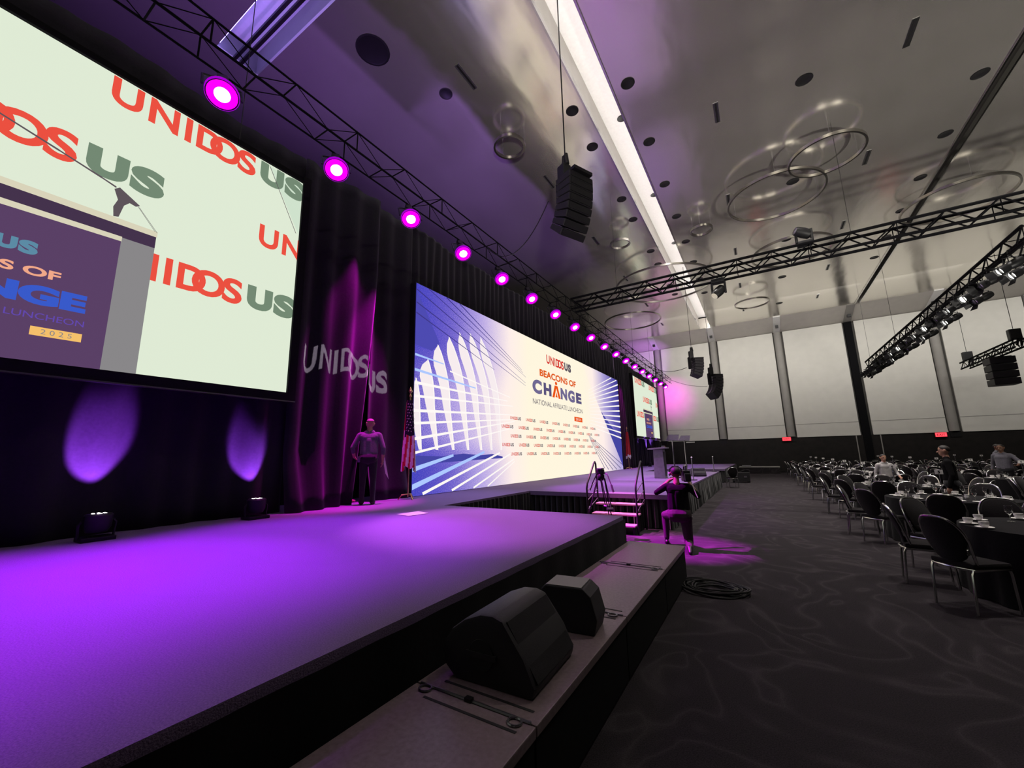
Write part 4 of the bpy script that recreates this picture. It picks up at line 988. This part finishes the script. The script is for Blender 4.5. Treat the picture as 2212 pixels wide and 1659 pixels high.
def stander(name, label, loc, rz, mats, hgt=1.73, larm=None, rarm=None, yaw=0, sleeve=.6, voxel=.009, hair='hair_dark', bald=False, group=None):
    # material order: 0 skin 1 shirt 2 trousers 3 shoe
    s = hgt/1.73; pr = []
    pr += torso(1.43, .96, .20, 1, .012)
    pr += [((-.07, 0, .95), (.07, 0, .95), .125, .125, 2), ((-.06, -.03, .92), (.06, -.03, .92), .12, .12, 2)]
    for e in (-1, 1):
        pr += [((e*.085, 0, .90), (e*.10, .01, .50), .098, .066, 2), ((e*.10, .01, .50), (e*.105, -.01, .12), .064, .05, 2), ((e*.105, -.01, .12), (e*.105, -.01, .06), .052, .056, 2),
               ((e*.105, -.03, .045), (e*.12, .13, .035), .042, .038, 3), ((e*.12, .13, .035), (e*.122, .18, .03), .036, .028, 3)]
    for e, arm in ((-1, larm), (1, rarm)):
        sh = Vector((e*.195, 0, 1.39)); el, wr, hd = [Vector(q) for q in (arm or ((e*.27, -.03, 1.12), (e*.28, .04, .88), (0, .1, -1)))]
        pr += [(sh, el, .060, .047, 1), (el, el.lerp(wr, sleeve), .046, .042, 1), (el.lerp(wr, sleeve), wr, .038, .029, 0)]
        pr += hand(wr, hd, -e, 0)
    pr += [((0, -.005, 1.44), (0, .01, 1.56), .056, .052, 0), ((-.05, 0, 1.45), (.05, 0, 1.45), .06, .06, 1)]
    hc = (0, .015, 1.632); pr += head(hc, 0, yaw)
    pr = [(tuple(Vector(a)*s), tuple(Vector(b)*s), c*s, d*s, m) for a, b, c, d, m in pr]
    root = person(name, label, pr, mats, loc, rz, voxel, group)
    hs = Vector(hc)*s
    hair_cap(root, hs, hair, yaw, low=.02 if bald else -.06, f=s, th=.004 if bald else .012); eyes(root, hs, yaw, s)
    return root
man = stander('person', 'man in grey shirt and black trousers standing at the parted curtain', (-7.06, 5.70, STAGE), math.radians(46), ['skin', 'shirt_grey', 'trouser_black', 'shoe'], 1.76,
        larm=((-.32, -.02, 1.14), (-.30, .12, .96), (.3, .6, -.4)), rarm=((.285, -.03, 1.13), (.275, .03, .88), (-.1, .15, -1)), yaw=math.radians(28), sleeve=.45, hair='hair_grey', bald=True)
MB().box((-.14, -.14, .93), (.14, -.125, .97)).obj('belt', 'shoe', man)
MB().box((-.21, -.11, .86), (-.16, -.06, .98)).obj('radio', 'steel', man, bevel=.01)
o = MB().prism([(-.02, -.10), (.02, .10), (.005, .24), (-.09, -.22)], 'x', -.002, .002).obj('paper_sheet', 'paper')
o.location = (-6.84, 5.94, STAGE+.72); o.rotation_euler = (0, 0, math.radians(136)); tag(o, 'folded white papers in the right hand of the grey-shirted man', 'paper')
stander('person', 'dark-clothed person half hidden behind the curtain edge', (-7.80, 5.70, STAGE), math.radians(-60), ['skin', 'shirt_black', 'shirt_black', 'skin'], 1.68, voxel=.014)

# kneeling camera operator
def kneeler():
    pr = torso(1.10, .62, .205, 1, .02)
    pr += [((-.08, 0, .60), (.08, 0, .60), .13, .13, 2), ((-.07, -.04, .58), (.07, -.04, .58), .13, .13, 2)]
    pr += [((-.10, .02, .58), (-.25, .34, .52), .105, .072, 2), ((-.25, .34, .52), (-.25, .30, .13), .068, .048, 2), ((-.25, .27, .045), (-.27, .44, .038), .044, .036, 3),
           ((.10, .0, .58), (.12, .06, .10), .108, .076, 2), ((.12, .06, .09), (.12, -.34, .09), .07, .05, 2), ((.12, -.36, .09), (.12, -.44, .03), .045, .034, 3)]
    le, lw = Vector((-.36, .10, .95)), Vector((-.12, .34, 1.16)); re, rw = Vector((.34, .10, .90)), Vector((.22, .36, 1.13))
    pr += [((-.20, 0, 1.06), le, .062, .05, 1), (le, le.lerp(lw, .2), .05, .046, 1), (le.lerp(lw, .2), lw, .042, .03, 0)] + hand(lw, (.8, .3, .3), 1, 0, .9)
    pr += [((.20, 0, 1.06), re, .062, .05, 1), (re, re.lerp(rw, .2), .05, .046, 1), (re.lerp(rw, .2), rw, .042, .03, 0)] + hand(rw, (-.1, .6, .5), -1, 0, .9)
    pr += [((0, 0, 1.12), (0, .04, 1.22), .056, .052, 0)]
    hc = (0, .05, 1.305); pr += head(hc, 0, 0)
    r = person('person', 'camera operator in black kneeling on one knee beside the low deck', pr, ['skin_brown', 'shirt_black', 'trouser_grey', 'shoe'], (-1.40, 7.95, 0), math.radians(10), .009)
    hair_cap(r, hc, 'hair_dark', 0, -.06, th=.014); eyes(r, hc)
    hp = MB().tube([(-.10, .045, 1.30), (-.10, .045, 1.38), (-.05, .045, 1.425), (.05, .045, 1.425), (.10, .045, 1.38), (.10, .045, 1.30)], .012, 8).obj('headphones', 'black_plastic', r, smooth=True)
    for e in (-1, 1):
        q = MB().lathe([(.03, -.014), (.035, 0), (.03, .014)], 14).obj('ear_cup', 'steel', hp); q.location = (e*.105, .045, 1.29); q.rotation_euler = (0, PI/2, 0)
    MB().box((.19, -.11, .52), (.21, -.03, .56)).obj('belt_clip', 'chrome', r)
    # shoulder camera
    c = thing('video_camera', 'black video camera on the right shoulder of the kneeling operator', 'camera', (-1.24, 8.0, 1.16), math.radians(16))
    MB().box((-.06, -.16, .0), (.06, .20, .20)).obj('camera_body', 'black_plastic', c, bevel=.02)
    MB().box((-.05, -.30, .02), (.05, -.16, .15)).obj('battery', 'black_plastic', c, bevel=.015)
    MB().tube([(0, .20, .11), (0, .42, .11)], [.05, .06], 14).obj('lens_barrel', 'black_metal', c, smooth=True)
    MB().tube([(0, -.12, .20), (0, -.10, .27), (0, .14, .27), (0, .18, .20)], .014, 8).obj('top_handle', 'black_metal', c)
    MB().box((-.17, .02, .10), (-.07, .10, .16)).obj('viewfinder', 'black_plastic', c, bevel=.01)
    MB().tube([(.04, .06, .27), (.04, .22, .28)], .016, 8).obj('microphone', 'steel', c)
    MB().tube([(.05, -.2, .02), (.11, -.24, -.2), (.13, -.25, -.26)], .008, 6).obj('strap', 'porcelain', c)
kneeler()

# ------------------------------------------------------------------ banquet tables, chairs, table ware
def in_view(x, y, z=.6, m=30):
    d = Vector((x, y, z-CAM_H)); f = d.dot(CF)
    return f > .3 and 1106+865.1*d.dot(CR)/f < 2212+m
def chair_meshes():
    seat = MB().box((-.21, -.20, .43), (.21, .22, .49)).mesh('seat', 'seat_cloth', True, .025)
    # oval back: outline in the leaning plane
    def bp(u, w_, o=0):  # u across, w up, o outwards (backwards)
        lean = math.radians(17); return Vector((u, -.19 - w_*math.sin(lean) - o*math.cos(lean) + .05*(u/.22)**2, .50 + w_*math.cos(lean) - o*math.sin(lean)))
    n = 28; out = []
    for k in range(n):
        a = 2*PI*k/n; c, s = math.cos(a), math.sin(a); e = .62
        out.append((.205*abs(c)**e*(1 if c > 0 else -1)*(.86 if s < 0 else 1)*(1-.10*max(0, s)), .215+.235*abs(s)**(.75)*(1 if s > 0 else -1)))
    b = MB(); vs = [bp(u, v, -.018) for u, v in out] + [bp(u*.93, .215+(v-.215)*.93, -.032) for u, v in out] + [bp(u, v, .012) for u, v in out] + [bp(u*.93, .215+(v-.215)*.93, .022) for u, v in out]
    fs = [tuple(range(n, 2*n)), tuple(range(3*n, 4*n))[::-1]]
    for k in range(n):
        j = (k+1) % n; fs += [(k, j, n+j, n+k), (2*n+k, 2*n+j, j, k), (3*n+k, 3*n+j, 2*n+j, 2*n+k)]
    back = b.add(vs, fs).mesh('backrest', 'seat_cloth', True, 0, 60)
    arc = [bp(-.19, -.09, .0)] + [bp(u*1.06, .215+(v-.215)*1.05, .0) for u, v in sorted([p for p in out if p[1] > .08], key=lambda p: math.atan2(p[1]-.215, -p[0]))] + [bp(.19, -.09, .0)]
    bf = MB().tube(arc, .013, 8).mesh('back_frame', 'chrome', True)
    sf = MB().tube([(-.2, -.19, .425), (-.12, -.225, .428), (0, -.24, .43), (.12, -.225, .428), (.2, -.19, .425), (.205, .2, .425), (-.205, .2, .425)], .014, 8, closed=True).mesh('seat_frame', 'chrome', True)
    lr = MB().tube([(0, 0, .425), (0, -.02, .38), (0, -.05, .0)], .0125, 8).mesh('leg', 'chrome', True)
    lf = MB().tube([(0, 0, .425), (0, .015, .38), (0, .03, .0)], .0125, 8).mesh('leg', 'chrome', True)
    return seat, back, bf, sf, lr, lf
CM = chair_meshes()
LEGS = ((-.195, -.19, 4), (.195, -.19, 4), (-.2, .19, 5), (.2, .19, 5))
def make_chair():
    t = thing('banquet_chair', 'x', 'chair'); link('seat', CM[0], t); link('backrest', CM[1], t); link('back_frame', CM[2], t); link('seat_frame', CM[3], t)
    for x, y, k in LEGS: at(link('leg', CM[k], t), (x, y, 0))
    return t
def joined_chair():
    me = bpy.data.meshes.new('banquet_chair'); bm = bmesh.new()
    mats = ['seat_cloth', 'chrome']
    for src, off, mi in [(CM[0], (0,0,0), 0), (CM[1], (0,0,0), 0), (CM[2], (0,0,0), 1), (CM[3], (0,0,0), 1)] + [(CM[k], (x, y, 0), 1) for x, y, k in LEGS]:
        n0, v0 = len(bm.faces), len(bm.verts); bm.from_mesh(src); bm.faces.ensure_lookup_table(); bm.verts.ensure_lookup_table()
        for f in bm.faces[n0:]: f.material_index = mi
        for v in bm.verts[v0:]: v.co += Vector(off)
    bm.to_mesh(me); bm.free()
    for m in mats: me.materials.append(MATS[m])
    return me
JC = joined_chair()
cup_m = MB().lathe([(.022, 0), (.026, .006), (.036, .02), (.042, .045), (.043, .066), (.040, .066), (.038, .045), (.03, .02), (0, .014)], 18, cap0=True, cap1=False).mesh('cup', 'porcelain', True)
han_m = MB().tube([(.040, 0, .055), (.056, 0, .058), (.064, 0, .043), (.056, 0, .026), (.038, 0, .022)], .0045, 6).mesh('handle', 'porcelain', True)
sau_m = MB().lathe([(.03, 0), (.045, .004), (.076, .015), (.078, .018), (.05, .009), (0, .007)], 20, cap1=False).mesh('saucer', 'porcelain', True)
gob_m = MB().lathe([(.034, 0), (.034, .003), (.006, .008), (.004, .07), (.012, .085), (.034, .11), (.038, .15), (.034, .19), (.032, .19), (.035, .15), (.031, .113), (0, .09)], 14, cap1=False).mesh('goblet', 'glass', True)
pla_m = MB().lathe([(.05, 0), (.06, .003), (.085, .012), (.086, .014), (.05, .006), (0, .005)], 20, cap1=False).mesh('dessert_plate', 'porcelain', True)
cre_m = MB().lathe([(.02, 0), (.028, .01), (.03, .04), (.024, .06), (.027, .075), (.022, .06), (0, .02)], 14, cap1=False).mesh('creamer', 'porcelain', True)
nap_m = MB()
for k in range(7):
    a = -.6+.2*k; nap_m.add([(0, -.006, 0), (.03*math.sin(a), .004, 0), (.10*math.sin(a+.1), .004, .11*math.cos(a)), (.10*math.sin(a-.1), -.006, .11*math.cos(a))], [(0, 1, 2, 3)])
nap_m = nap_m.mesh('napkin', 'paper')
def cloth_mesh():
    n = 96
    def fn(u, v):
        a = 2*PI*u
        if v < .3: r = .86*v/.3; z = .765
        else:
            t = (v-.3)/.7; r = .865 + .05*t + .028*t*math.sin(a*11+1.2*math.sin(a*3)) + .012*t*math.sin(a*23); z = .765 - .755*t - (.0 if t else 0)
        return (r*math.cos(a), r*math.sin(a), z)
    return MB().grid(fn, n, 10).mesh('tablecloth', 'black_cloth', True, 0, 60)
CLOTH = cloth_mesh()
TOP = MB().lathe([(.84, .72), (.84, .755)], 32).mesh('tabletop', 'wood_dark')
card_m = MB().box((-.055, -.003, 0), (.055, .003, .08)).mesh('number_card', 'paper')
def sign_text(t, s):
    m = MB(); v, f, asp = glyph(s, .05); h = .05; w_ = h*asp
    m.add([(-w_/2+w_*a, -.005, .015+h*b) for a, b in v], f); o = m.obj('number', 'ink', t); return o
SIDES = ['near-left', 'left', 'far-left', 'far', 'far-right', 'right', 'right-front', 'near-right', 'near']
ROWS = {0: 'aisle-side row', 1: 'second row from the aisle', 2: 'third row from the aisle', 3: 'row beside the far wall'}
CH0 = None
rt = random.Random(3)
def count_word(k): return ORD[k]
for c, X in enumerate((2.79, 6.25, 9.7, 13.15)):
    idx = 0
    for k in range(9):
        Y = 7.1+3.4*k + (.12*math.sin(k*2.1+c))
        if not (in_view(X-.9, Y, .7) or in_view(X-1.25, Y+.3, .7)): continue
        which = '%s table of the %s' % (ORD[idx], ROWS[c]); idx += 1
        tb = thing('banquet_table', 'round black-clothed table, %s in the %s' % (ORD[idx-1], ROWS[c]), 'table', (X, Y, 0), rt.uniform(0, 6), 'round banquet tables')
        link('tablecloth', CLOTH, tb); link('tabletop', TOP, tb)
        near = c == 0 and k <= 4
        for j in range(9):
            a = math.radians(212-40*j) + rt.uniform(-.07, .07); dist = 1.24 + rt.uniform(-.05, .07)
            x, y = X+dist*math.cos(a), Y+dist*math.sin(a); face = a+PI/2 + rt.uniform(-.12, .12)
            lab = 'dark oval-backed chair, %s side, %s' % (SIDES[j], which)
            if in_view(x-.2, y, .6):
                if near:
                    if CH0 is None: CH0 = make_chair(); ch = CH0; ch['label'] = lab
                    else: ch = dup(CH0, lab)
                else:
                    ch = link('banquet_chair', JC); tag(ch, lab, 'chair')
                ch['group'] = 'chairs at the ' + which
                ch.location = (x, y, 0); ch.rotation_euler = (0, 0, face)
            # place setting
            def put_on(me, nm, r, da, z, cat, word, rot=0., child=None, tilt=None):
                xx, yy = X+r*math.cos(a+da), Y+r*math.sin(a+da)
                if k == 0 and c == 0 and j < 3 and nm in ('saucer', 'coffee_cup'): xx, yy = ((2.03, 6.80), (1.99, 7.09), (2.19, 7.46))[j]
                if not in_view(xx, yy, .8, 10): return None
                o = link(nm, me); o.location = (xx, yy, z); o.rotation_euler = (0, 0, rot)
                tag(o, '%s at the %s place, %s' % (word, SIDES[j], which), cat, '%s at the %s' % (cat + 's', which))
                if child: link('handle', child, o)
                return o
            TZ_ = .767
            put_on(sau_m, 'saucer', .68, .20, TZ_, 'saucer', 'white saucer')
            put_on(cup_m, 'coffee_cup', .68, .20, TZ_+.008, 'cup', 'white coffee cup', rt.uniform(0, 6), han_m if Y < 24 else None)
            if k > 0 or j in (2, 3): put_on(gob_m, 'water_goblet', .52, -.05, TZ_, 'goblet', 'clear water goblet')
            if k > 0 and j % 2: put_on(pla_m, 'dessert_plate', .72, -.18, TZ_, 'plate', 'white dessert plate')
            if k > 0 and j % 3 == 0: put_on(nap_m, 'napkin', .62, -.30, TZ_, 'napkin', 'pale folded napkin', rt.uniform(0, 6))
        if in_view(X+.2, Y-.1, .8):
            o = link('creamer', cre_m); o.location = (X+.2, Y-.12, .767); tag(o, 'small white creamer, %s' % which, 'creamer')
        if k >= 1 and in_view(X, Y, 1.2):
            s = thing('table_sign', ('white card reading %s on a thin stand, %s' % (5+k-1, which)) if c == 0 and k < 3 else 'white number card on a thin stand, %s' % which, 'sign', (X-.06, Y, .767), math.atan2(-Y, -X)+PI/2+.15, 'table number cards')
            MB().lathe([(.06, 0), (.06, .01), (.01, .016)], 14).obj('base', 'steel', s); MB().tube([(0, 0, .01), (0, 0, .42)], .005, 6).obj('stem', 'steel', s)
            cd = link('number_card', card_m, s); cd.location = (0, 0, .42)
            if c == 0 and k < 3: sign_text(cd, str(5+k-1))
            else: MB().box((-.01, -.005, .022), (.01, -.0035, .06)).obj('mark', 'ink', cd)
# lone chair in the far aisle beside the stage
o = dup(CH0, 'dark chair standing alone beside the far stage corner', 'single chairs', (-1.40, 22.3, 0), math.radians(20))

stander('person', 'person in black standing among the tables and looking left', (3.3, 12.2, 0), math.radians(75), ['skin', 'shirt_black', 'trouser_black', 'shoe'], 1.70, voxel=.013, sleeve=.95)
stander('person', 'short person in pale shirt standing between the farther aisle-side tables', (2.95, 15.75, 0), math.radians(200), ['skin', 'shirt_white', 'trouser_black', 'shoe'], 1.5, voxel=.016, larm=((-.3, .05, 1.14), (-.25, .25, 1.0), (.2, .8, -.3)))
stander('person', 'server in black with grey sleeves by the second row of tables', (6.4, 19.0, 0), math.radians(140), ['skin_brown', 'shirt_grey', 'trouser_black', 'shoe'], 1.72, voxel=.016, larm=((-.36, .05, 1.2), (-.4, .3, 1.1), (.1, .8, 0)))
stander('person', 'server in grey shirt at the far right tables', (8.0, 24.1, 0), math.radians(230), ['skin_brown', 'shirt_grey', 'trouser_black', 'shoe'], 1.75, voxel=.016, rarm=((.36, .05, 1.2), (.42, .3, 1.2), (.1, .8, .2)))

# ------------------------------------------------------------------ logo projectors (gobo light on the curtains)
def gobo(label, src, tgt, wid, hgt, W):
    src, tgt = Vector(src), Vector(tgt); d = tgt-src; D = d.length; n = d/D
    t = thing('logo_projector', label, 'projector', src, 0, 'logo projectors')
    aim(t, d)
    MB().lathe([(.10, .34), (.12, .30), (.12, .02), (.09, -.01), (.085, -.22)], 16, cap1=False).obj('projector_body', 'black_metal', t, smooth=True)
    MB().tube([(-.15, 0, .12), (-.15, 0, .30), (.15, 0, .30), (.15, 0, .12)], .014, 6).obj('yoke', 'black_metal', t)
    # cut-out plate: rectangle with letter holes, in the local plane z = -dp
    dp = .20
    lg = MB(); logo(lg, 0, 0, 1., bold=.6)
    P2 = np.array([(v[1], v[2]) for v in lg.v]); NX, NY = 320, 46; TW, TH = 6.81, 1.0
    gx, gy = np.meshgrid((np.arange(NX)+.5)/NX*TW, -.05+(np.arange(NY)+.5)/NY*(TH+.1)); ink = np.zeros(gx.shape, bool)
    for f in lg.f:
        q = P2[list(f)]; ins = np.zeros(gx.shape, bool)
        for (xa, ya), (xb, yb) in zip(q, np.roll(q, -1, 0)):
            if ya != yb: ins ^= ((ya > gy) != (yb > gy)) & (gx < (xb-xa)*(gy-ya)/(yb-ya)+xa)
        ink |= ins
    pm = MB(); kx = wid*dp/D/TW; ky = hgt*dp/D/TH
    def cell(x0, x1, y0, y1): pm.add([((x-TW/2)*kx, (y-.5)*ky, -dp) for x, y in ((x0, y0), (x1, y0), (x1, y1), (x0, y1))], [(0, 1, 2, 3)])
    for r in range(NY):
        i = 0; ya, yb = -.05+r/NY*(TH+.1), -.05+(r+1)/NY*(TH+.1)
        while i < NX:
            if ink[r, i]: i += 1; continue
            j = i
            while j < NX and not ink[r, j]: j += 1
            cell(i/NX*TW, j/NX*TW, ya, yb); i = j
    BX, BY = 9., 16.
    cell(-BX, TW+BX, -BY, -.05); cell(-BX, TW+BX, TH+.05, BY); cell(-BX, 0, -.05, TH+.05); cell(TW, TW+BX, -.05, TH+.05)
    me = pm.mesh('gobo_plate', 'ink')
    pl = link('gobo_plate', me, t)
    lamp('logo_lamp', 'SPOT', None, src, d, W, (1., .9, .95), spot_size=2*math.atan(wid*.85/D), spot_blend=.1, shadow_soft_size=.00012)
gobo('black logo projector hung under the ceiling over the aisle', (2.47*K, 4.2, CEIL-.35), (DRX+.05, 5.46, 3.70), 2.1, .40, 45000)
